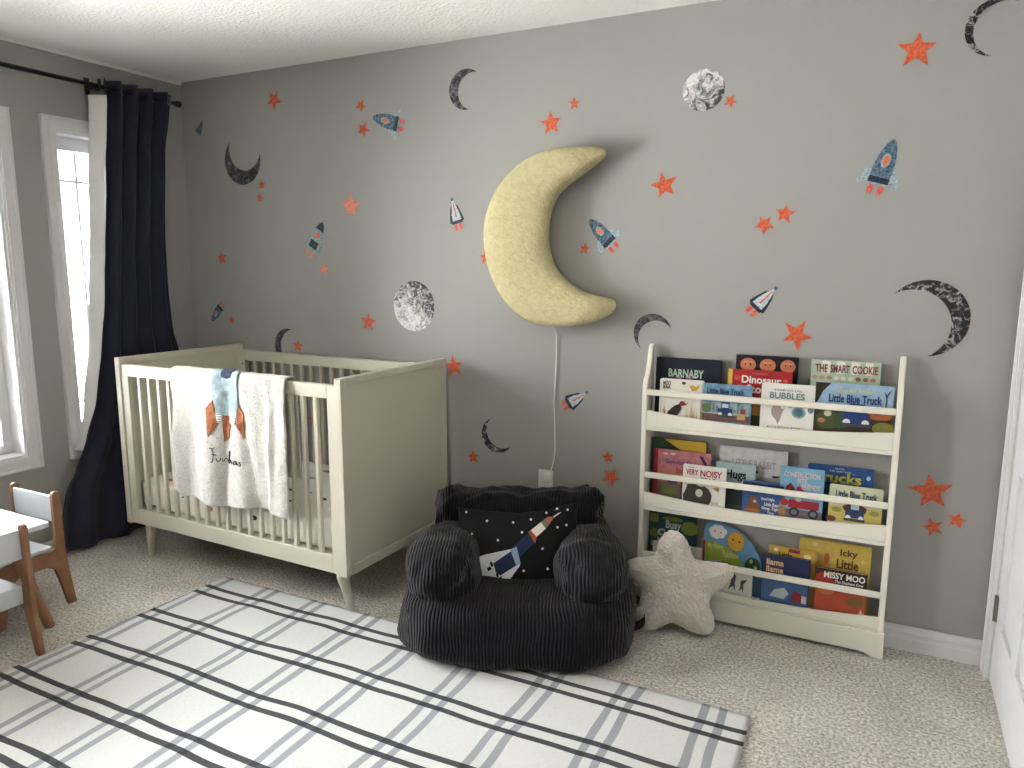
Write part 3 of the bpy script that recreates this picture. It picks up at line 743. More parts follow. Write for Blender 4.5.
# ---------------------------------------------------------------- fleece blanket over the front rail
BX0, BX1 = .763, 1.449
YR = YF+.022
fz = ZT-.030
def bl_y(x, z):
    t = max(0, min(1, (fz-z)/.55)); u = (x-BX0)/(BX1-BX0)
    fold = .013*math.sin(u*2*PI*3.1+.8+1.2*t)*(.35+t)+.012*t*math.cos(u*2*PI*1.6+2.4)
    c1 = math.exp(-((u-(.60+.10*t))/.045)**2)*.019*min(1, t*2.2); c2 = math.exp(-((u-(.53-.10*t))/.04)**2)*.016*min(1, t*2)
    c3 = math.exp(-((u-(.87-.02*t))/.03)**2)*.018*min(1, t*3)
    return YF+.006-.014-fold*.75-.010*t+c1+c2-c3-.009*nz(x, z*.6, 0, 9)-.004*nz(x, z, 2, 28)-.0015*nz(x, z, 2, 80)
blk = thing('fleece_blanket', 'white fleece blanket with a rocket applique draped over the crib front rail', 'blanket', ((BX0+BX1)/2, cy0+(YR-cy0)*math.cos(CR)+math.sin(CR)*((BX0+BX1)/2-cx0), fz), CR)
bcx = (BX0+BX1)/2
nu, nf = 90, 70; vs = []; rows = 0
ang = [PI*k/10 for k in range(11)]
for j in range(nf+1):         # front, from the bottom up
    for i in range(nu+1):
        u_ = i/nu; zbot = .396+.008*math.sin(u_*9+1.2)+.03*(1-min(1, u_/.07))**2+.018*u_**2
        z = zbot+(fz-.004-zbot)*j/nf
        t = (fz-z)/.55; x = BX0+(BX1-BX0)*u_+t*(.022*u_**2-.004*(1-u_))+.004*nz(0, z, 0, 7)*(1 if i in (0, nu) else 0)
        vs.append((x-bcx, bl_y(BX0+(BX1-BX0)*u_, z)-YR, z-fz))
    rows += 1
for k in range(1, 10):        # over the rail
    th = PI*k/10
    for i in range(nu+1):
        u_ = i/nu; x = BX0+(BX1-BX0)*u_
        yf = bl_y(x, fz-.004); yb_ = YF+.036+.012
        yc, ry = (yf+yb_)/2, (yb_-yf)/2
        vs.append((x-bcx, yc-ry*math.cos(th)-YR, .016*math.sin(th)+.003*nz(x, 0, 0, 20)-.004))
    rows += 1
for j in range(0, 31):
    for i in range(nu+1):
        u_ = i/nu; x = BX0+(BX1-BX0)*u_; z = fz-.004-.42*j/30
        vs.append((x-bcx, YF+.036+.012+.006*math.sin(u_*19+j*.05)*min(1, j/8)+.004*min(1, j/8)-YR, z-fz))
    rows += 1
fs = [(r*(nu+1)+k, r*(nu+1)+k+1, (r+1)*(nu+1)+k+1, (r+1)*(nu+1)+k) for r in range(rows-1) for k in range(nu)]
bo = MB().add(vs, fs).build('fleece', M_fleece, blk, smooth=True)
m_ = bo.modifiers.new('solid', 'SOLIDIFY'); m_.thickness = .006; m_.offset = 1
M_ab = mat('pale_blue_cotton', (164, 184, 188), .85, (142, 164, 170), 40, bump=.8, bscale=40, bdist=.004)
M_ar = mat('rust_cotton', (172, 106, 72), .85, (148, 86, 56), 40, bump=.8, bscale=60, bdist=.004)
M_an = mat('navy_cotton', (52, 58, 84), .85)
M_thread = mat('black_thread', (34, 34, 36), .7)
M_aw = mat('striped_white_cotton', (226, 226, 222), .8)
def on_blanket(name, pts, m, off, par=blk, cuts=5):
    bm = bmesh.new(); f = bm.faces.new([bm.verts.new((x, 0, z)) for x, z in pts])
    bmesh.ops.triangulate(bm, faces=[f])
    for _ in range(cuts):
        lim = .006
        es = [e for e in bm.edges if e.calc_length() > lim]
        if not es: break
        bmesh.ops.subdivide_edges(bm, edges=es, cuts=1); bmesh.ops.triangulate(bm, faces=[q for q in bm.faces if len(q.verts) > 3])
    for v in bm.verts:
        x, z = v.co.x, v.co.z
        if z > fz-.004:
            th = min(PI*.5, (z-fz+.004)/.016*1.4); yf = bl_y(x, fz-.004); yb_ = YF+.048
            v.co = (x-bcx, (yf+yb_)/2-(yb_-yf)/2*math.cos(th)-YR-off*math.cos(th), .016*math.sin(th)-.004+off*math.sin(th)+.003)
        else: v.co = (x-bcx, bl_y(x, z)-YR-off, z-fz)
    vs = [tuple(v.co) for v in bm.verts]; fs = [tuple(v.index for v in f.verts) for f in bm.faces]; bm.free()
    o = MB().add(vs, fs).build(name, m, par, smooth=True, fix=True)
    sm = o.modifiers.new('solid', 'SOLIDIFY'); sm.thickness = .0025; sm.offset = 0
    return o
app = on_blanket('rocket_applique', [(1.036, fz+.010), (1.046, .87), (1.052, .80), (1.081, .80), (1.106, .851), (1.116, .80), (1.166, .80), (1.176, .875), (1.189, fz+.010)], M_ab, .0105)
on_blanket('nose_patch', [(1.085, fz+.012), (1.150, fz+.012), (1.145, fz-.004), (1.122, fz-.012), (1.093, fz-.006)], M_an, .0135)
for pts in ([(1.038, .866), (.994, .829), (1.003, .702), (1.054, .762), (1.045, .812)], [(1.106, .851), (1.082, .813), (1.074, .758), (1.076, .683), (1.107, .713), (1.119, .81)], [(1.175, .854), (1.204, .818), (1.198, .711), (1.16, .767), (1.168, .827)]):
    on_blanket('rust_fin', pts, M_ar, .0100)
for pts in ([(1.051, .81), (1.081, .81), (1.075, .769), (1.052, .769)], [(1.117, .816), (1.163, .82), (1.156, .769), (1.118, .769)]):
    nb = on_blanket('nozzle', pts, M_aw, .0118)
    for k in range(4):
        z = pts[2][1]+.004+k*.011
        on_blanket('stitching', [(pts[0][0]+.002, z), (pts[1][0]-.003, z), (pts[1][0]-.003, z+.002), (pts[0][0]+.002, z+.002)], M_thread, .0132, cuts=3)
# embroidered script name
def stroke(pts, w=.0028):
    P = catmull(pts, 6, False)
    path = [(x-bcx, bl_y(x, z)-YR-.0085, z-fz) for x, z in P]
    return MB().tube(path, w, 6)
nm = MB()
S = lambda L: [(1.003+a*.182, .592+b*.064) for a, b in L]
strokes = [[(.02, .95), (.10, .93), (.16, 1.0)], [(.10, .95), (.12, .5), (.10, .02), (.06, -.02)], [(.08, .52), (.2, .5)],
 [(.20, .30), (.23, .08), (.28, .1), (.31, .3)], [(.33, .28), (.35, .05), (.39, .26), (.44, .22), (.46, .05)], [(.50, .06), (.55, .12), (.60, .7), (.57, .85), (.55, .3), (.56, .0), (.61, .28), (.66, .2), (.67, .0)],
 [(.80, .24), (.74, .2), (.73, .04), (.79, .02), (.82, .24), (.84, .02), (.89, .1)], [(.98, .28), (.92, .2), (.98, .1), (.95, -.02), (.89, .0)]]
for st_ in strokes:
    q = stroke(S(st_), .0018); nm.add(q.v, q.f)
nm.build('embroidered_name', M_thread, blk)
# ---------------------------------------------------------------- corduroy armchair
BB = thing('beanbag_armchair', 'charcoal corduroy beanbag armchair with rounded arms against the wall', 'armchair', (2.34, -.47, 0), math.radians(24))
def blob(cx, cy, cz, rx, ry, rz, e1=.8, e2=.8, deform=None, n=64, m=40, wr=.006, ws=9, seed=0):
    vs = []
    def pw(v, e): return math.copysign(abs(v)**e, v)
    for j in range(m+1):
        ph = -PI/2+PI*j/m
        for i in range(n):
            th = 2*PI*i/n
            p = Vector((rx*pw(math.cos(ph), e1)*pw(math.cos(th), e2), ry*pw(math.cos(ph), e1)*pw(math.sin(th), e2), rz*pw(math.sin(ph), e1)))
            if deform: p = deform(p)
            w_ = 1+wr/min(rx, ry, rz)*(nz(p.x+seed, p.y, p.z, ws)+.5*nz(p.x, p.y+seed, p.z, ws*2.4))
            p = Vector((p.x*w_, p.y*w_, p.z*w_))
            vs.append((cx+p.x, cy+p.y, max(.002, cz+p.z)))
    fs = [(j*n+i, j*n+(i+1) % n, (j+1)*n+(i+1) % n, (j+1)*n+i) for j in range(m) for i in range(n)]
    return vs, fs
def bag(name, *a, **k):
    vs, fs = blob(*a, **k)
    bm = bmesh.new(); me = MB().add(vs, fs)
    o = me.build(name, M_cord, BB, smooth=True)
    b = bmesh.new(); b.from_mesh(o.data); bmesh.ops.remove_doubles(b, verts=b.verts, dist=.0004); bmesh.ops.recalc_face_normals(b, faces=b.faces); b.to_mesh(o.data); b.free()
    return o
def d_base(p):
    # belly bulges out low down, front sags between the arms
    k = 1+.03*math.cos((p.z+.03)/.16*PI/2)
    dip = -.022*math.exp(-(p.x/.22)**2)*(1 if p.z > .02 else 0)
    return Vector((p.x*k, p.y*k, p.z+dip))
bag('seat_base', 0, -.04, .125, .440, .385, .135, e1=.42, e2=.52, deform=d_base, wr=.008, ws=6)
def d_seat(p): return Vector((p.x, p.y, p.z-.012*math.exp(-(p.x/.14)**2)))
bag('seat_cushion', 0, -.08, .19, .235, .27, .055, e1=.7, e2=.6, deform=d_seat, wr=.008, ws=8, seed=4)
for sx in (-1, 1):
    def d_arm(p, sx=sx):
        t = (p.y+.27)/.54          # 0 front .. 1 back
        z = p.z-.045*t
        if p.z < 0: z *= 1.5
        x = p.x*(1+.18*max(0, -p.z/.1)*.6)
        return Vector((x-sx*.02*max(0, t-.5), p.y, z))
    bag('armrest', sx*.283, -.085, .325, .140, .275, .118, e1=.95, e2=.72, deform=d_arm, wr=.016, ws=8, seed=sx*3+5)
def d_back(p):
    k = abs(p.x)/.36
    ear = .058*math.exp(-((k-.86)/.14)**2)*max(0, p.z/.17)
    z = p.z+ear-.012*math.exp(-(p.x/.17)**2)*max(0, p.z/.17)
    return Vector((p.x*(1+.14*max(0, .3-p.z/.17)), p.y+.12*p.z*.5-.02*(k**2)*(1), z))
bag('backrest', 0, .205, .32, .362, .125, .18, e1=.6, e2=.5, deform=d_back, wr=.016, ws=9, seed=11)
hb = catmull([(.40, .02, .09), (.47, -.02, .12), (.505, -.06, .10), (.50, -.10, .06), (.45, -.12, .045)], 6, False)
vs = []
for i, (x, y, z) in enumerate(hb):
    for s_ in (-.016, .016): vs.append((x, y+s_*.3, z+s_))
hm = MB().add(vs, [(2*i, 2*i+1, 2*i+3, 2*i+2) for i in range(len(hb)-1)]).build('carry_strap', mat('black_webbing', (16, 16, 18), .8), BB)
m_ = hm.modifiers.new('solid', 'SOLIDIFY'); m_.thickness = .003

# ---------------------------------------------------------------- rocket cushion
ca = math.radians(24); cu = Vector((math.cos(ca), math.sin(ca), 0)); cv = Vector((-math.sin(ca), math.cos(ca), 0))
tl_ = math.radians(22); cw_ = Vector((0, 0, 1))*math.cos(tl_)+cv*math.sin(tl_); cn = cu.cross(cw_)
CO = Vector((2.34, -.47, 0))+cv*(-.06)+Vector((0, 0, .22))
cus = thing('throw_cushion', 'black rectangular cushion with a slanting rocket and white stars on the armchair', 'cushion', tuple(CO))
rect = [(-.247, .268), (-.12, .252), (0, .247), (.12, .262), (.238, .295), (.232, .2), (.222, .08), (.212, -.055), (.1, -.046), (0, -.043), (-.12, -.045), (-.215, -.05), (-.222, .06), (-.232, .17)]
rect = resample(rect, 90)
def cdist(a, b):
    best = 9
    for i in range(len(rect)):
        x1, y1 = rect[i]; x2, y2 = rect[(i+1) % len(rect)]
        dx, dy = x2-x1, y2-y1; t = max(0, min(1, ((a-x1)*dx+(b-y1)*dy)/(dx*dx+dy*dy+1e-12)))
        best = min(best, (a-x1-t*dx)**2+(b-y1-t*dy)**2)
    return math.sqrt(best)
CT, CD = .055, .14
def cfr(a, b, h): return tuple(cu*a+cw_*b+cn*(h+.03))
M_cb = mat('black_cushion_cotton', (10, 10, 13), .85, bump=.3, bscale=300)
inflate(rect, cfr, CT, CD, 16, center=(0, .11)).build('cushion_cover', M_cb, cus, smooth=True, fix=True)
def on_cush(name, pts, m, off, cuts=5):
    bm = bmesh.new(); f = bm.faces.new([bm.verts.new((a, b, 0)) for a, b in pts])
    bmesh.ops.triangulate(bm, faces=[f])
    for _ in range(cuts):
        lim = .006
        es = [e for e in bm.edges if e.calc_length() > lim]
        if not es: break
        bmesh.ops.subdivide_edges(bm, edges=es, cuts=1); bmesh.ops.triangulate(bm, faces=[q for q in bm.faces if len(q.verts) > 3])
    vs = []
    for v in bm.verts:
        q = 1-min(cdist(v.co.x, v.co.y)/CD, 1); vs.append(cfr(v.co.x, v.co.y, CT*math.sqrt(max(0, 1-q*q))+off))
    fs = [tuple(v.index for v in f.verts) for f in bm.faces]; bm.free()
    mb = MB().add(vs, fs)
    return mb if name is None else mb.build(name, m, cus, smooth=True, fix=True)
on_cush('light_beam', [(-.19, .055), (-.13, .08), (-.028, .104), (-.008, .078), (.012, .044), (-.04, -.028), (-.16, -.033), (-.18, -.01)], mat('grey_white_felt', (196, 198, 202), .9), .0022, 6)
navy_ = mat('navy_felt', (30, 42, 74), .9)
on_cush('rocket_stage', [(-.024, .097), (-.093, .049), (-.081, .011), (-.063, .004), (-.001, .044)], navy_, .004)
on_cush('rocket_stage', [(.041, .167), (.067, .131), (.009, .073), (-.025, .108)], navy_, .004)
on_cush('stage_joint', [(-.028, .103), (-.003, .114), (.014, .050), (-.003, .042)], mat('pale_blue_felt', (134, 152, 180), .9), .0045)
on_cush('rust_band', [(.051, .178), (.040, .172), (.069, .128), (.076, .153)], mat('rust_felt', (150, 78, 48), .9), .005)
on_cush('white_band', [(.091, .211), (.11, .186), (.074, .153), (.051, .178)], mat('cream_felt', (214, 204, 192), .9), .004)
on_cush('grey_band', [(.104, .222), (.091, .211), (.11, .186), (.126, .206)], mat('grey_felt', (110, 108, 102), .9), .0042)
on_cush('rust_tip', [(.143, .234), (.117, .232), (.104, .222), (.126, .206)], mat('rust_felt_tip', (156, 92, 62), .9), .004)
on_cush('rocket_tip', [(.172, .252), (.160, .249), (.139, .234), (.142, .230)], mat('silver_felt', (200, 200, 205), .6), .004)
for q in ([(-.108, .050), (-.098, .056), (-.092, .040), (-.10, .034)], [(-.118, .030), (-.106, .038), (-.098, .028), (-.112, .018)], [(-.092, -.012), (-.080, -.004), (-.076, -.018), (-.088, -.022)], [(-.068, -.004), (-.060, .004), (-.060, -.018), (-.068, -.020)], [(-.082, .008), (-.074, .016), (-.070, -.004), (-.080, -.002)]):
    on_cush('engine_mark', q, M_cb, .0045, 3)
stars = [(-.208, .246), (-.123, .212), (-.019, .208), (-.181, .16), (-.077, .138), (.051, .221), (.112, .249), (.017, .17), (.154, .266), (.196, .262), (.156, .192), (.191, .202), (.098, .109), (.186, .123), (.026, .023), (.119, .033)]
ms = mat('white_felt', (222, 222, 222), .8)
for a, b in stars:
    pts = [(a+(.0058 if k % 2 == 0 else .0034)*math.cos(k*PI/5+a*9), b+(.0058 if k % 2 == 0 else .0034)*math.sin(k*PI/5+a*9)) for k in range(10)]
    on_cush('star_patch', pts, ms, .0035, 0)

# ---------------------------------------------------------------- star pillow
STAR_PILLOW = [(-0.023,0.41),(-0.055,0.39),(-0.074,0.344),(-0.087,0.299),(-0.125,0.284),(-0.179,0.272),(-0.203,0.25),(-0.194,0.216),(-0.168,0.186),(-0.139,0.152),(-0.152,0.09),(-0.168,0.034),(-0.151,-0.002),(-0.091,-0.004),(-0.05,0.018),(-0.013,0.039),(0.019,0.033),(0.068,0.014),(0.12,0.011),(0.15,0.036),(0.15,0.078),(0.13,0.122),(0.133,0.16),(0.172,0.197),(0.211,0.244),(0.212,0.273),(0.188,0.294),(0.136,0.293),(0.074,0.291),(0.053,0.315),(0.033,0.361),(0.009,0.397)]

so = resample(catmull([(a*1.12, b-.008) if b > .33 else (a, b) for a, b in STAR_PILLOW], 6), 130)
su = Vector((.98543, .17007, 0)); sn0 = Vector((-.17007, .98543, 0)); stl = math.radians(14); sw = Vector((0, 0, 1))*math.cos(stl)+sn0*math.sin(stl); sN = su.cross(sw)
SO = Vector((2.941, -.290, .006))
spt = thing('star_pillow', 'plush off-white star pillow leaning on the bookcase', 'pillow', tuple(SO))
def sfr(a, b, h):
    v = su*a+sw*b+sN*h
    return (v.x, v.y, max(v.z, -.004))
po = inflate(so, sfr, .062, .105, 18, wob=.010, center=(0, .175)).build('pillow_cover', M_plush, spt, smooth=True, fix=True)
tx = bpy.data.textures.new('plush_pile', 'CLOUDS'); tx.noise_scale = .012; tx.noise_depth = 2
ss_ = po.modifiers.new('sub', 'SUBSURF'); ss_.levels = 1; ss_.render_levels = 2
dm = po.modifiers.new('pile', 'DISPLACE'); dm.texture = tx; dm.strength = .009; dm.mid_level = .5

# ---------------------------------------------------------------- bookcase
SX0, SX1 = 2.729, 3.678
bc = thing('bookcase', 'cream white front-facing childrens bookcase with three railed shelves', 'bookcase', ((SX0+SX1)/2, -.06, 0))
bx_ = (SX0+SX1)/2
prof = [(-.004, 0), (-.004, 1.112), (-.012, 1.122), (-.024, 1.125), (-.036, 1.118), (-.046, 1.105), (-.054, 1.08), (-.062, 1.05), (-.074, 1.02), (-.092, .995), (-.108, .975), (-.114, .95), (-.114, 0)]
prof = [(y-.012 if y > -.01 else y, z) for y, z in prof]
for x0 in (SX0, SX1-.02):
    MB().prism(prof, lambda a, b, d: (d, a+.06, b), x0-bx_, x0-bx_+.02).build('side_panel', M_shelf, bc, fix=True, bevel=.003)
ix0, ix1 = SX0+.02-bx_, SX1-.02-bx_
FL = (.79, .448, .108)
for i, (zf, zt_) in enumerate(((.79, .857), (.448, .510), (.108, .153))):
    MB().box(ix0, ix1, -.050, .046, zf-.015, zf).build('shelf_board', M_shelf, bc, bevel=.002)
    top_ = [(ix0+(ix1-ix0)*q/24, zt_-.024*(1-(2*q/24-1)**2)) for q in range(25)]
    f = MB().prism([(ix0, zf+.001), (ix1, zf+.001)]+top_[::-1], lambda a, b, d: (a, d, b), -.052, -.040)
    if i < 2: f.box(ix0, ix1, -.0545, -.050, zf-.015, zf+.0005)
    f.build('shelf_lip', M_shelf, bc, bevel=.002, fix=True)
for z in (.921, .573, .228):
    MB().box(ix0, ix1, -.054, -.042, z, z+.024).build('retaining_rail', M_shelf, bc, bevel=.003)
pl_ = [(SX0-bx_-.004, 0), (SX0-bx_-.004, .100), (SX1-bx_+.004, .100), (SX1-bx_+.004, 0), (SX1-bx_-.035, 0), (SX1-bx_-.05, .010), (SX1-bx_-.075, .016), (SX0-bx_+.075, .016), (SX0-bx_+.05, .010), (SX0-bx_+.035, 0)]
MB().prism(pl_, lambda a, b, d: (a, d, b), -.068, -.055).build('plinth', M_shelf, bc, fix=True, bevel=.003)

# ---------------------------------------------------------------- books
BK = {'P':(3.373,3.605,0.691,-0.03),'a':(2.76,3.027,1.07,-0.03),'b':(2.794,2.971,0.99,-0.09),'c':(2.963,3.157,0.983,-0.09),'d':(3.082,3.314,1.098,-0.03),'e':(3.059,3.298,1.043,-0.06),'f':(3.193,3.385,1.001,-0.09),'g':(3.361,3.599,1.095,-0.03),'h':(3.386,3.647,1.018,-0.09),'i':(2.737,2.981,0.727,-0.03),'j':(2.772,3.007,0.686,-0.06),'k':(2.903,3.076,0.642,-0.09),'l':(3.036,3.298,0.724,-0.03),'m':(3.028,3.183,0.662,-0.06),'n':(3.143,3.299,0.607,-0.09),'o':(3.282,3.438,0.681,-0.09),'q':(3.459,3.64,0.639,-0.09),'r':(2.749,2.956,0.403,-0.04),'s':(2.787,2.992,0.29,-0.08),'t':(2.988,3.225,0.401,-0.04),'u':(3.013,3.2,0.245,-0.085),'v':(3.231,3.411,0.319,-0.09),'w':(3.252,3.427,0.345,-0.06),'x':(3.361,3.618,0.388,-0.03),'y':(3.432,3.611,0.299,-0.09)}

BK['q'] = (BK['q'][0], BK['q'][1], .633, BK['q'][3])
def rrect(u0, v0, u1, v1, r, n=4):
    out = []
    for cx, cy, a0 in ((u1-r, v1-r, 0), (u0+r, v1-r, 90), (u0+r, v0+r, 180), (u1-r, v0+r, 270)):
        for k in range(n+1):
            a = math.radians(a0+90*k/n); out.append((cx+r*math.cos(a), cy+r*math.sin(a)))
    return out
def book(key, row, rgb, label, art=(), th=.012, spine=None, round_=0, rgb2=None, outline=None, group=None, back=None):
    x0, x1, zt_, yf = BK[key]; x0 = max(x0, SX0+.0225); x1 = min(x1, SX1-.0225); w_ = x1-x0; fl = FL[row]
    yf = {-.03: -.034, -.04: -.034, -.06: -.060, -.08: -.085, -.085: -.092, -.09: -.088}[yf]
    lean = -2.0; h_ = (zt_-fl)/math.cos(math.radians(2))
    root = thing('picture_book', label, 'book', ((x0+x1)/2, yf-.004+(.001 if th > .01 else 0), fl+.0006), rx=math.radians(lean), group=group)
    ol = outline or (rrect(0, 0, w_, h_, round_) if round_ else [(0, 0), (w_, 0), (w_, h_), (0, h_)])
    if outline: ol = [(a*w_, b*h_) for a, b in outline]
    fn = lambda a, b, d: (a-w_/2, d, b)
    cm = cmat(rgb, rgb2, 40)
    c = MB().prism(ol, fn, 0, .0016).prism(ol, fn, th-.0016, th)
    if not round_ and not outline: c.box(-w_/2, -w_/2+.0016, .0016, th-.0016, 0, h_, 1)
    else: c.box(-w_/2-.0005, -w_/2+.0016, .0016, th-.0016, .004, h_*(.9 if not outline else .5), 1)
    c.build('cover', [cm, cmat(spine) if spine else cm], root, fix=True)
    if outline: pg = MB().prism([(a*.985+w_*.004, b*.985) for a, b in ol], fn, .0018, th-.0018)
    else: pg = MB().box(-w_/2+.002, w_/2-.002, .0018, th-.0018, .002, h_-.0025)
    pg.build('pages', M_paper, root, fix=True)
    ill = MB(); im = []; tt = MB(); tm = []; titles = []
    lay = 0
    for s in art:
        lay += 1; y = -.00006*lay-.0001; col = s[-1]; k = s[0]
        isT = k == 't'; tgt, ml = (tt, tm) if isT else (ill, im)
        if col not in ml: ml.append(col)
        mi = ml.index(col)
        P = lambda u, v: (u*w_-w_/2, y, v*h_)
        if k == 'r': _, u0, v0, u1, v1, _c = s; tgt.add([P(u0, v0), P(u1, v0), P(u1, v1), P(u0, v1)], [(0, 1, 2, 3)], mi)
        elif k == 'e':
            _, a, b, ra_, rb_, _c = s; n = 20; tgt.add([P(a+ra_*math.cos(2*PI*q/n), b+rb_*math.sin(2*PI*q/n)) for q in range(n)], [tuple(range(n))], mi)
        elif k == 'p':
            tgt.add([P(a, b) for a, b in s[1]], [tuple(range(len(s[1])))], mi)
        elif k == 't':
            _, tx_, u0, v0, u1, v1, _c = s; vs, fs = text2d(tx_, .028 if v1-v0 > .065 else .004)
            y = -.0022*.0-.0001-.00006*(len(art)+1)
            titles.append((MB().add([(u*(u1-u0)*w_+u0*w_-w_/2, y, (v0+(v1-v0)*v)*h_) for u, v in vs], fs), cmat(col)))
    if ill.v: ill.build('illustration', [cmat(c_) for c_ in im], root)
    for q_, m_ in titles: q_.build('title_lettering', m_, root)
    return root
def rnd_grass(u0, u1, v0, v1, n, col, seed):
    r = random.Random(seed); out = []
    for _ in range(n):
        u = r.uniform(u0, u1); h = r.uniform(.5, 1)*(v1-v0); d_ = r.uniform(-.03, .03)
        out.append(('p', [(u, v0), (u+.018, v0), (u+d_+.009, v0+h)], col))
    return out
WHT = (232, 228, 220); BLK = (24, 24, 28)
G1, G2, G3 = 'books on the top shelf', 'books on the middle shelf', 'books on the bottom shelf'
truck = lambda u, v, s, body: [('r', u-.16*s, v, u+.16*s, v+.14*s, body), ('r', u-.09*s, v+.14*s, u+.09*s, v+.28*s, body), ('r', u-.07*s, v+.16*s, u+.07*s, v+.25*s, (190, 210, 220)), ('e', u-.11*s, v, .045*s, .05*s, WHT), ('e', u+.11*s, v, .045*s, .05*s, WHT), ('r', u-.18*s, v-.06*s, u+.18*s, v-.01*s, (60, 70, 90))]
book('a', 0, (22, 30, 48), 'dark navy hardcover book with pale arched capitals, at the left end of the top shelf', [
    ('t', 'BARNABY', .2, .72, .74, .84, (176, 196, 176)), ('e', .36, .72, .06, .03, (150, 84, 120)), ('e', .52, .72, .06, .03, (150, 84, 120))], group=G1)
book('b', 0, (226, 222, 212), 'white board book with a yellow duck and a dark hen in tall grass, top shelf', [
    ('t', 'MOO', .08, .87, .26, .96, (110, 50, 64)), ('t', 'BAA', .08, .80, .26, .87, (60, 50, 60)), ('e', .55, .93, .05, .03, (120, 34, 44)), ('p', [(.68, .88), (.76, .91), (.84, .87), (.92, .94), (.9, .86), (.84, .79), (.74, .79)], (206, 164, 48)),
    ('t', 'in the farmyard', .36, .72, .68, .76, (130, 120, 120))] + rnd_grass(.02, .5, .1, .55, 22, (160, 142, 70), 1)+rnd_grass(.6, .98, .1, .6, 24, (188, 160, 84), 2)+[
    ('p', [(.16, .22), (.22, .34), (.36, .46), (.5, .52), (.52, .4), (.42, .24)], (58, 44, 34)), ('e', .54, .52, .07, .05, (150, 36, 36)), ('p', [(.6, .52), (.68, .54), (.6, .47)], (196, 120, 40))], th=.016, round_=.008, group=G1)
book('c', 0, (120, 164, 196), 'light blue board book with a blue truck in town, second on the top shelf', [
    ('r', .04, .3, .96, .62, (152, 176, 184)), ('t', 'Little Blue Truck', .12, .80, .86, .92, (44, 66, 110))]+[('r', .1+.07*k, .42, .15+.07*k, .5+.05*((k*7) % 4), (118, 134, 138)) for k in range(11)]+
    [('r', .0, .24, 1, .38, (120, 84, 74)), ('e', .12, .5, .1, .1, (104, 128, 84))]+truck(.5, .38, .9, (36, 66, 122))+[('r', .74, .3, .9, .42, (196, 160, 90)), ('r', .8, .42, .9, .52, (140, 60, 56))], th=.016, round_=.008, rgb2=(96, 140, 172), group=G1)
book('d', 0, (26, 27, 32), 'black book with three round orange faces along its top, rear of the top shelf', [
    ('e', .2, .88, .13, .085, (196, 112, 72)), ('e', .52, .88, .13, .085, (196, 112, 72)), ('e', .84, .88, .12, .085, (196, 112, 72))]+[('e', u, .885, .012, .010, BLK) for u in (.16, .24, .48, .56, .8, .88)]+
    [('e', u, .915, .09, .006, (222, 150, 110)) for u in (.2, .52, .84)], group=G1)
book('e', 0, (178, 28, 34), 'bright red book with white lettering and a yellow spine, middle of the top shelf', [
    ('r', 0, 0, .07, 1, (222, 178, 60)), ('t', 'A COLLECTION', .38, .935, .62, .965, (214, 120, 50)), ('t', 'Dinosaur', .22, .795, .84, .915, WHT), ('t', 'Stories', .30, .645, .80, .775, WHT), ('e', .15, .87, .05, .04, (206, 70, 60)), ('e', .2, .74, .05, .04, (206, 70, 60)), ('e', .9, .86, .04, .03, (214, 84, 70)),
    ('r', .07, .30, 1, .52, (176, 120, 40)), ('r', .07, 0, 1, .30, (52, 70, 34))], th=.014, spine=(222, 178, 60), group=G1)
book('f', 0, (230, 227, 218), 'white board book with teal bubble letters and blue bubbles, front centre of the top shelf', [
    ('t', 'NARWHAL', .25, .87, .78, .91, (60, 84, 96)), ('t', 'BUBBLES', .16, .73, .82, .85, (106, 142, 146)), ('p', [(.26, .64), (.2, .52), (.22, .42), (.3, .34), (.34, .26), (.38, .34), (.42, .48), (.38, .6), (.32, .66)], (170, 150, 146)),
    ('p', [(.38, .54), (.46, .56), (.42, .5)], (150, 130, 126)), ('e', .72, .5, .13, .105, (126, 160, 170)), ('e', .72, .5, .09, .07, (72, 116, 130)), ('e', .56, .62, .05, .04, (120, 150, 156)), ('e', .94, .58, .055, .08, (112, 148, 160)), ('t', 'A COUNTING BOOK', .14, .18, .78, .23, (90, 90, 90))], th=.016, round_=.008, group=G1)
book('g', 0, (176, 198, 170), 'pale green book with red hand-drawn capitals, rear right of the top shelf', [
    ('r', .16, .84, .28, .99, WHT), ('r', .37, .84, .49, .99, WHT), ('r', .58, .84, .70, .99, WHT), ('r', .78, .84, .89, .99, WHT), ('t', 'THE', .06, .85, .24, .95, (142, 58, 56)), ('t', 'SMART', .28, .85, .56, .95, (130, 60, 54)), ('t', 'COOKIE', .60, .85, .96, .95, (150, 60, 60))]+
    [('e', .06+.105*k, .785, .04, .026, c_) for k, c_ in enumerate([(196, 150, 130), (196, 150, 130), (190, 140, 120), (226, 220, 200), (226, 220, 200), (226, 220, 200), (150, 96, 70), (156, 100, 74), (176, 130, 90)])], group=G1)
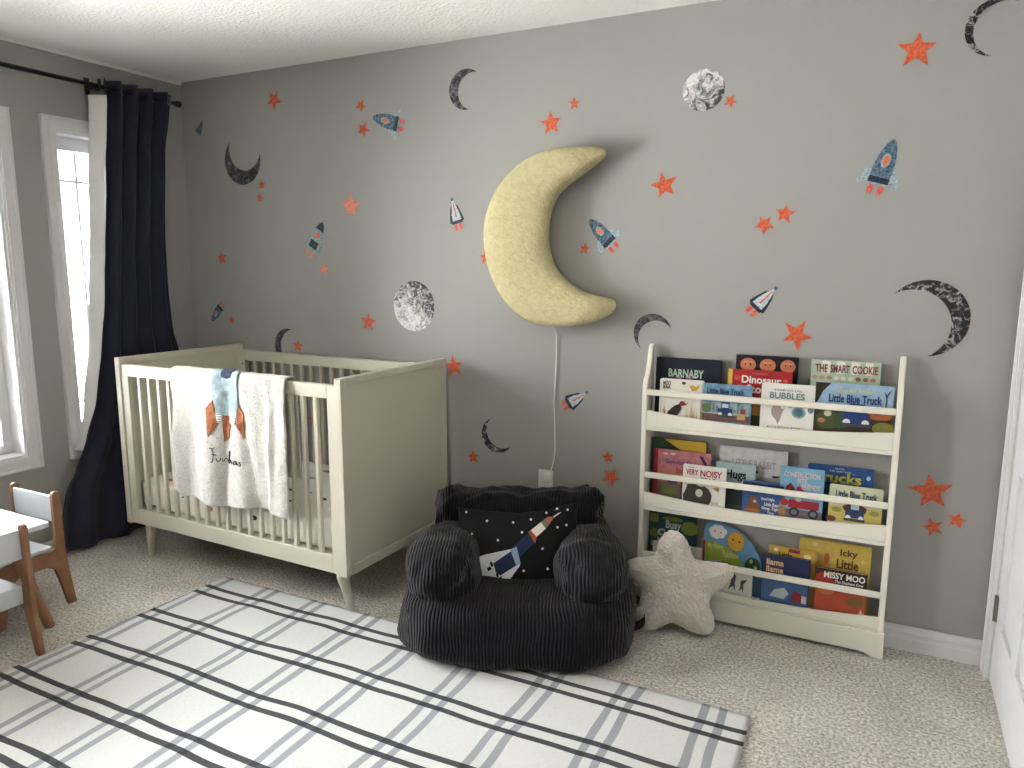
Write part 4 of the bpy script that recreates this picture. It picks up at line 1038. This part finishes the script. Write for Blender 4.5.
book('h', 0, (134, 168, 204), 'blue picture book with a truck among autumn trees, front right of the top shelf', [
    ('p', [(0, 1), (.2, 1), (.1, .86), (.05, .72), (0, .62)], (54, 46, 36)), ('t', 'Time for School', .28, .85, .74, .93, (208, 206, 140)), ('t', 'Little Blue Truck', .18, .69, .86, .83, (34, 60, 120)), ('r', 0, 0, 1, .58, (62, 52, 34)),
    ('e', .18, .4, .16, .16, (72, 88, 46)), ('e', .85, .52, .16, .07, (184, 100, 50)), ('e', .9, .32, .14, .1, (132, 130, 52)), ('e', .18, .5, .05, .05, (214, 196, 170)), ('e', .10, .38, .05, .04, (190, 112, 66)), ('e', .36, .4, .1, .14, (60, 84, 44)),
    ('p', [(.9, .62), (.92, .62), (.93, .9), (.98, .96), (.92, .86), (.88, .92), (.91, .8)], (90, 84, 92))]+truck(.55, .38, 1.1, (32, 62, 128)), th=.014, rgb2=(158, 190, 214), group=G1)
book('i', 1, (40, 82, 54), 'dark green book with a yellow corner, rear left of the middle shelf', [
    ('p', [(.22, 1), (1, 1), (1, .72), (.86, .70), (.6, .82)], (214, 168, 40)), ('r', .1, 0, .95, .4, (36, 60, 44))], group=G2)
book('j', 1, (178, 100, 104), 'pink and orange book with a red spine, left of the middle shelf', [
    ('r', 0, 0, .07, 1, (170, 28, 38)), ('r', .07, .42, 1, .66, (196, 126, 92)), ('t', 'Goodnight', .2, .74, .68, .84, (84, 66, 124)), ('t', 'Stories', .4, .60, .72, .70, (150, 60, 56)), ('r', .07, 0, 1, .42, (130, 100, 84)), ('r', .5, .12, .8, .46, (40, 62, 106)),
    ('e', .3, .28, .14, .08, (104, 124, 66)), ('e', .66, .36, .04, .035, (170, 190, 210)), ('e', .35, .44, .09, .05, (88, 84, 116)), ('e', .2, .93, .05, .02, (226, 190, 180)), ('e', .34, .94, .05, .02, (226, 190, 180)), ('p', [(.8, .95), (.86, .95), (1, .72), (.96, .70)], (50, 44, 66)),
    ('r', .07, 0, 1, .12, (70, 84, 44))], th=.014, spine=(170, 28, 38), rgb2=(196, 120, 128), group=G2)
book('k', 1, (226, 222, 214), 'white book with red hand-lettered capitals and a dark bear, middle shelf', [
    ('t', 'THE', .12, .93, .26, .96, (170, 40, 44)), ('t', 'VERY', .07, .79, .36, .91, (176, 36, 40)), ('t', 'NOISY', .41, .78, .91, .92, (176, 36, 40)), ('t', 'BEAR', .42, .68, .80, .76, (60, 30, 34)),
    ('p', [(.04, .22), (.02, .34), (.08, .46), (.12, .58), (.3, .6), (.42, .56), (.52, .58), (.62, .52), (.7, .4), (.68, .26), (.6, .14), (.3, .12)], (70, 58, 48)), ('e', .40, .42, .085, .085, (206, 198, 186)), ('p', [(.7, .56), (.86, .6), (.84, .48)], (186, 142, 50)), ('t', 'BOOK', .70, .22, .86, .27, (180, 60, 60))], th=.014, round_=.003, group=G2)
book('l', 1, (186, 184, 182), 'pale grey hardcover book with faint lettering, rear middle of the middle shelf', [
    ('t', 'the', .08, .75, .17, .79, (96, 94, 96)), ('t', 'LITTLE RABBIT', .2, .72, .84, .83, (150, 146, 144)), ('p', [(.5, .52), (.62, .6), (.8, .6), (.9, .66), (1, .62), (1, .4), (.4, .4)], (160, 156, 152)), ('e', .56, .66, .03, .02, (50, 48, 50)), ('e', .84, .62, .05, .018, (44, 42, 44))], rgb2=(204, 202, 198), group=G2)
book('m', 1, (158, 182, 182), 'pale teal book with bold black lettering, front middle of the middle shelf', [
    ('t', 'Hugs', .26, .66, .78, .88, BLK), ('r', 0, 0, 1, .54, (28, 44, 40)), ('e', .6, .56, .18, .06, (168, 190, 172)), ('r', 0, .0, 1, .2, (70, 80, 50)), ('t', 'LOTS OF', .38, .91, .66, .94, (110, 128, 128))], group=G2)
book('n', 1, (54, 92, 152), 'deep blue board book with an orange animal and white script, middle shelf', [
    ('r', .02, .84, .98, .96, (24, 30, 70)), ('t', 'goodnight friends', .1, .86, .5, .91, (170, 180, 200)), ('p', [(.12, .24), (.14, .42), (.2, .62), (.3, .66), (.36, .52), (.42, .42), (.44, .26)], (132, 84, 44)), ('e', .26, .26, .2, .06, (170, 110, 44)), ('e', .31, .5, .04, .04, (206, 190, 170)),
    ('t', 'Good Night', .46, .54, .78, .63, WHT), ('t', 'Little Bear', .54, .42, .90, .51, WHT), ('t', 'Sleep Tight', .48, .31, .92, .40, WHT), ('t', 'Time', .62, .22, .78, .29, WHT), ('r', .0, 0, .5, .2, (22, 26, 52))], th=.016, round_=.006, rgb2=(40, 76, 132), group=G2)
book('o', 1, (112, 170, 204), 'sky blue book with arched white letters and a red digger, right of the middle shelf', [
    ('t', 'CONSTRUCTION', .08, .84, .90, .93, (226, 196, 186)), ('t', 'SITE', .4, .75, .62, .83, (226, 196, 186)), ('t', 'FRIENDS', .50, .65, .92, .74, (226, 196, 186)), ('p', [(.1, .56), (.14, .68), (.24, .74), (.34, .66), (.36, .56)], (120, 40, 44)), ('p', [(.38, .68), (.46, .70), (.64, .56), (.4, .56)], (176, 34, 44)), ('e', .12, .4, .1, .06, (178, 40, 48)),
    ('r', .22, .32, .92, .46, (168, 34, 46)), ('e', .44, .47, .07, .035, (212, 190, 180)), ('r', 0, 0, 1, .3, (116, 104, 104)), ('e', .36, .25, .12, .08, (46, 46, 52)), ('e', .8, .25, .12, .08, (46, 46, 52)), ('e', .36, .25, .07, .045, (120, 120, 124)), ('e', .8, .25, .07, .045, (120, 120, 124)), ('r', .0, .18, .16, .32, (172, 124, 64))], th=.012, group=G2)
book('P', 1, (36, 84, 150), 'blue board book with big yellow lettering, rear right of the middle shelf', [
    ('t', 'Trucks', .08, .735, .82, .90, (214, 204, 44)), ('t', 'Lift and look', .34, .908, .66, .94, (200, 210, 220)), ('t', 'BOOK', .42, .95, .56, .975, (180, 196, 214)), ('e', .92, .86, .03, .035, (170, 190, 214)), ('e', .7, .9, .008, .008, (190, 200, 220)), ('e', .8, .84, .008, .008, (190, 200, 220)), ('e', .9, .7, .008, .008, (190, 200, 220))], round_=.006, rgb2=(30, 70, 132), group=G2)
book('q', 1, (204, 206, 170), 'cream and yellow board book with a blue truck, front right end of the middle shelf', [
    ('t', 'Little Blue Truck', .12, .755, .90, .91, (40, 70, 104)), ('r', 0, .3, 1, .58, (206, 186, 92)), ('e', .16, .5, .1, .05, (150, 150, 70)), ('e', .86, .5, .1, .05, (160, 150, 76)), ('r', 0, .26, 1, .4, (204, 180, 84)), ('e', .06, .3, .1, .06, (120, 70, 48)), ('p', [(.26, .58), (.38, .64), (.62, .64), (.72, .58), (.7, .48), (.32, .48)], (96, 50, 50))]+truck(.5, .36, 1.1, (44, 68, 110)), th=.016, round_=.006, group=G2)
book('r', 2, (32, 84, 88), 'teal and green book with white and black lettering behind the star pillow, bottom shelf', [
    ('r', .02, .84, .2, .97, (122, 132, 44)), ('e', .5, .92, .22, .035, (140, 140, 44)), ('e', .86, .82, .18, .10, (124, 136, 48)), ('e', .12, .68, .1, .07, (110, 124, 48)), ('t', 'Busy', .36, .74, .68, .9, (204, 210, 200)),
    ('t', 'S', .2, .56, .36, .76, (236, 236, 230)), ('t', 'S', .22, .57, .35, .75, BLK), ('t', 'piders', .38, .54, .82, .70, WHT), ('t', 'piders', .385, .55, .815, .69, BLK), ('e', .12, .52, .07, .05, (120, 150, 140)), ('e', .9, .52, .06, .05, (186, 196, 170)), ('r', .0, .2, .1, .46, (132, 44, 36)), ('r', .12, .2, .4, .48, (130, 146, 136))], rgb2=(28, 70, 84), group=G3)
book('s', 2, (206, 204, 194), 'small pale board book mostly hidden behind the star pillow, bottom shelf', [('e', .82, .62, .05, .08, BLK)], th=.012, round_=.006, group=G3)
arch = [(0, 0), (1, 0), (1, .42)] + [(.06+.94*math.cos(math.radians(a))*1.0, .38+.62*math.sin(math.radians(a))) for a in (12, 24, 36, 48, 58, 66, 74, 82)] + [(.1, .985), (.04, .95), (0, .88)]
book('t', 2, (96, 152, 196), 'arched blue board book with a smiling cloud and sun, bottom shelf', [
    ('p', [(.03, .70), (.18, .70), (.36, .66), (.52, .58), (.66, .46), (.74, .3), (.74, .1), (.03, .1)], (158, 178, 52)), ('p', [(.1, .42), (.3, .44), (.46, .38), (.58, .28), (.6, .1), (.06, .1)], (160, 176, 196)), ('e', .36, .34, .17, .09, (70, 26, 56)), ('e', .3, .345, .03, .025, WHT), ('e', .42, .345, .03, .025, WHT),
    ('t', 'My Rainy', .08, .58, .34, .68, (206, 212, 120)), ('t', 'Rainbow', .34, .50, .62, .60, (206, 212, 120))]+[('e', u, v, .055, .05, WHT) for u, v in ((.14, .86), (.2, .9), (.28, .9), (.34, .86), (.3, .81), (.22, .79), (.16, .81), (.24, .85))]+
    [('e', .19, .855, .012, .012, BLK), ('e', .29, .845, .012, .012, BLK)]+[('p', [(.55+.135*math.cos(a+.16), .745+.135*math.sin(a+.16)), (.55+.155*math.cos(a), .745+.155*math.sin(a)), (.55+.135*math.cos(a-.16), .745+.135*math.sin(a-.16))], (206, 140, 30)) for a in [2*PI*q/16 for q in range(16)]]+
    [('e', .55, .745, .135, .135, (222, 168, 40)), ('e', .5, .77, .015, .015, BLK), ('e', .61, .75, .015, .015, BLK), ('e', .85, .42, .13, .14, (36, 92, 52)), ('e', .82, .5, .03, .03, (206, 210, 130)), ('e', .9, .42, .03, .03, (200, 206, 150)), ('e', .84, .34, .025, .025, (190, 200, 140)), ('r', 0, 0, .03, .7, (160, 30, 50))], th=.02, outline=arch, spine=(160, 30, 50), group=G3)
book('u', 2, (214, 212, 204), 'white board book with two small ink figures, right behind the star pillow', [
    ('p', [(.5, .26), (.56, .5), (.55, .7), (.6, .8), (.66, .72), (.64, .5), (.66, .26), (.6, .4)], (72, 84, 88)), ('p', [(.72, .24), (.76, .42), (.76, .6), (.9, .66), (.82, .5), (.82, .24), (.78, .36)], (74, 66, 56))], th=.008, group=G3)
book('v', 2, (30, 42, 84), 'navy book with orange lettering over a blue bedspread, middle of the bottom shelf', [
    ('t', 'llama', .1, .80, .46, .92, (220, 178, 120)), ('t', 'llama', .1, .66, .46, .78, (220, 178, 120)), ('t', 'red pajama', .18, .60, .40, .65, (160, 40, 50)), ('r', .02, .0, .98, .52, (64, 104, 156)), ('p', [(.2, .2), (.3, .34), (.5, .4), (.6, .3), (.5, .18)], (190, 200, 206)), ('p', [(.64, .16), (.7, .38), (.84, .34), (.9, .16)], (150, 34, 54)),
    ('r', .62, .52, .9, .6, (120, 80, 54)), ('r', .86, .16, .96, .3, (206, 196, 180))], th=.012, group=G3)
book('w', 2, (206, 164, 50), 'golden yellow book with dark lettering showing above a navy book, bottom shelf', [
    ('t', 'Little', .22, .83, .5, .92, (70, 50, 40)), ('r', .42, .93, .66, .99, (140, 40, 60)), ('e', .15, .94, .05, .03, (230, 220, 200)), ('e', .82, .9, .08, .04, (236, 220, 170)), ('r', .9, 0, .93, 1, (230, 150, 60))], group=G3)
book('x', 2, (206, 172, 62), 'large mustard yellow book with brown handwriting letters, right end of the bottom shelf', [
    ('t', 'Icky', .58, .80, .82, .92, (96, 62, 40)), ('t', 'Little', .54, .64, .84, .78, (96, 62, 40)), ('t', 'Duckling', .5, .50, .9, .62, (96, 62, 40)), ('e', .22, .93, .04, .03, (216, 196, 160)), ('e', .9, .78, .03, .03, (214, 186, 140)), ('e', .32, .7, .09, .11, (218, 160, 50)), ('e', .4, .76, .04, .08, (190, 104, 44)), ('e', .28, .74, .03, .03, (220, 200, 170))], rgb2=(214, 184, 80), group=G3)
book('y', 2, (52, 26, 26), 'dark brown book with bold white title over an orange-red picture, right of the bottom shelf', [
    ('t', 'MISSY MOO', .16, .82, .96, .95, WHT), ('t', 'The Elephant Cow', .38, .72, .94, .80, (220, 214, 206)), ('r', 0, 0, 1, .6, (186, 72, 42)), ('p', [(0, .6), (0, .85), (.12, .92), (.34, .8), (.5, .62), (.5, .55)], (168, 52, 38)), ('e', .22, .56, .16, .09, (196, 122, 56)), ('e', .8, .4, .17, .1, (124, 96, 42)), ('p', [(.88, .18), (.92, .28), (.96, .18), (.99, .24), (.98, .14), (.86, .14)], (206, 196, 180))], th=.014, rgb2=(70, 34, 30), group=G3)

# ---------------------------------------------------------------- children's table and chairs
ch = thing('childrens_chair', 'white and wood childrens chair behind the small table, nearest the navy curtain', 'chair', (.404, -1.340, 0), group='childrens chairs at the small table')
board = [(.128, 0), (.163, 0), (.152, .09), (.136, .23), (.132, .49), (.127, .502), (.115, .506), (.103, .502), (.098, .49), (.096, .285), (.088, .262), (.06, .256), (-.10, .256), (-.128, .25), (-.14, .225), (-.155, .1), (-.163, 0), (-.128, 0), (-.108, .1), (-.088, .17), (-.06, .192), (.05, .192), (.085, .172), (.105, .1)]
for sx in (-1, 1):
    MB().prism(board, lambda a, b, d: (d, a, b), sx*.1415-.0095, sx*.1415+.0095).build('side_frame', M_wood, ch, fix=True, bevel=.003)
MB().box(-.1315, .1315, .1, .112, .375, .488).build('backrest', M_kidwhite, ch, bevel=.004)
MB().box(-.1315, .1315, -.135, .092, .198, .268).build('seat', M_kidwhite, ch, bevel=.004)
dup(ch, (.727, -1.668, 0), -PI/2, 'white and wood childrens chair nearest the plaid rug, its back turned to the rug')
tb = thing('childrens_table', 'small white play table with wooden legs by the left wall', 'table', (.42, -1.72, 0))
MB().prism(rrect(-.32, -.35, .33, .35, .02), lambda a, b, d: (a, b, d), .432, .452).build('tabletop', M_kidwhite, tb, fix=True, bevel=.003)
MB().box(-.26, .26, -.28, -.265, .385, .431).box(-.26, .26, .265, .28, .385, .431).box(-.26, -.245, -.265, .265, .385, .431).box(.215, .23, -.265, .265, .385, .431).build('apron', M_kidwhite, tb)
for sx in (-1, 1):
    for sy in (-1, 1):
        MB().tube([(sx*.2, sy*.25, .431), (sx*.2, sy*.25, .42), (sx*.262, sy*.345, .004), (sx*.262, sy*.345, 0)], [.023, .023, .019, .017], 16).build('leg', M_wood, tb, smooth=True)

# ---------------------------------------------------------------- outdoors beyond the windows
M_ground = mat('pale_ground', (228, 229, 228), .9)  # ground made very pale to bounce light up onto the ceiling
MB().box(-30, -T-.02, -20, 16, -3.2, -3.0).build('bounce_ground', M_ground)
g_ = bpy.data.objects['bounce_ground']; struct(g_)
hs = thing('neighbouring_house', 'pale sided house seen through the narrow window beside the curtain', 'house', (-18, 12, -3.0))
wl = MB()
for k in range(34): wl.prism([(0, k*.18), (.02, k*.18), (.004, (k+1)*.18), (0, (k+1)*.18)], lambda a, b, d: (a, d, b), -4, 5)
wl.box(-6, 0, -4, 5, 0, 6.12).build('siding', mat('pale_siding', (206, 206, 200), .7), hs, fix=True)
MB().prism([(.5, 6.0), (-3, 8.4), (-6.5, 6.0), (-6.4, 6.2), (-3, 8.7), (.4, 6.2)], lambda a, b, d: (a, d, b), -4.4, 5.4).build('roof', mat('grey_shingles', (92, 92, 96), .9), hs, fix=True)
for y in (-1.8, 2):
    hw = MB().box(.005, .06, y-.6, y+.6, 3.6, 5.2).build('window', M_trim, hs)
    MB().box(.061, .066, y-.5, y+.5, 3.7, 5.1).build('pane', mat('dark_glass', (60, 66, 74), .1), hw)

# ---------------------------------------------------------------- light
cl = thing('fill_light', 'added unseen fill light shaped like a round frosted ceiling lamp behind the camera', 'fill light', (2.0, -2.45, H))  # added warm fill, unseen behind the camera, built as a lamp fixture
MB().tube([(0, 0, -.0005), (0, 0, -.02), (0, 0, -.022)], [.15, .15, .14], 32).build('mount', M_trim, cl)
mg = bpy.data.materials.new('fill_light_glow'); mg.use_nodes = True; pb = mg.node_tree.nodes['Principled BSDF']
pb.inputs['Base Color'].default_value = (.9, .87, .8, 1); pb.inputs['Emission Color'].default_value = (1, .86, .66, 1); pb.inputs['Emission Strength'].default_value = 6
MB().tube([(0, 0, -.0225), (0, 0, -.04), (0, 0, -.065), (0, 0, -.085), (0, 0, -.097), (0, 0, -.1)], [.17, .172, .155, .115, .06, .01], 32).build('bowl', mg, cl, smooth=True)
wd = bpy.data.worlds.new('overcast_sky'); SC.world = wd; wd.use_nodes = True
nt = wd.node_tree; bg = nt.nodes['Background']
tc = nt.nodes.new('ShaderNodeTexCoord'); sp = nt.nodes.new('ShaderNodeSeparateXYZ'); nt.links.new(tc.outputs['Generated'], sp.inputs[0])
rp = nt.nodes.new('ShaderNodeValToRGB'); e = rp.color_ramp.elements
e[0].position = .30; e[0].color = (.66, .66, .64, 1); e[1].position = .52; e[1].color = (.80, .79, .77, 1)
e_ = e.new(.85); e_.color = (.92, .97, 1.0, 1)
mp_ = nt.nodes.new('ShaderNodeMapRange'); mp_.inputs['From Min'].default_value = -1; nt.links.new(sp.outputs['Z'], mp_.inputs['Value'])
nt.links.new(mp_.outputs[0], rp.inputs['Fac']); nt.links.new(rp.outputs['Color'], bg.inputs['Color']); bg.inputs['Strength'].default_value = 11.5
sl = bpy.data.lights.new('sun', 'SUN'); sl.energy = 26; sl.angle = math.radians(3); sl.color = (1, .97, .92)  # added to light the ground outside, for bounce through the windows
so_ = bpy.data.objects.new('sun', sl); COL.objects.link(so_); so_.rotation_euler = (0, math.radians(48), math.radians(-20))
for i, (a, b) in enumerate(WIN):
    l = bpy.data.lights.new('window_portal', 'AREA'); l.shape = 'RECTANGLE'; l.size = zt-zb; l.size_y = b-a
    l.cycles.is_portal = True
    o = bpy.data.objects.new('window_portal', l); COL.objects.link(o); o.location = (-T-.01, (a+b)/2, (zb+zt)/2); o.rotation_euler = (0, -PI/2, 0)

SC.view_settings.view_transform = 'Standard'; SC.view_settings.look = 'None'; SC.view_settings.gamma = 1
SC.view_settings.use_curve_mapping = False; SC.view_settings.exposure = 1.87
SC.cycles.max_bounces = 12; SC.cycles.diffuse_bounces = 8; SC.cycles.use_denoising = True
SC.cycles.sample_clamp_indirect = 8
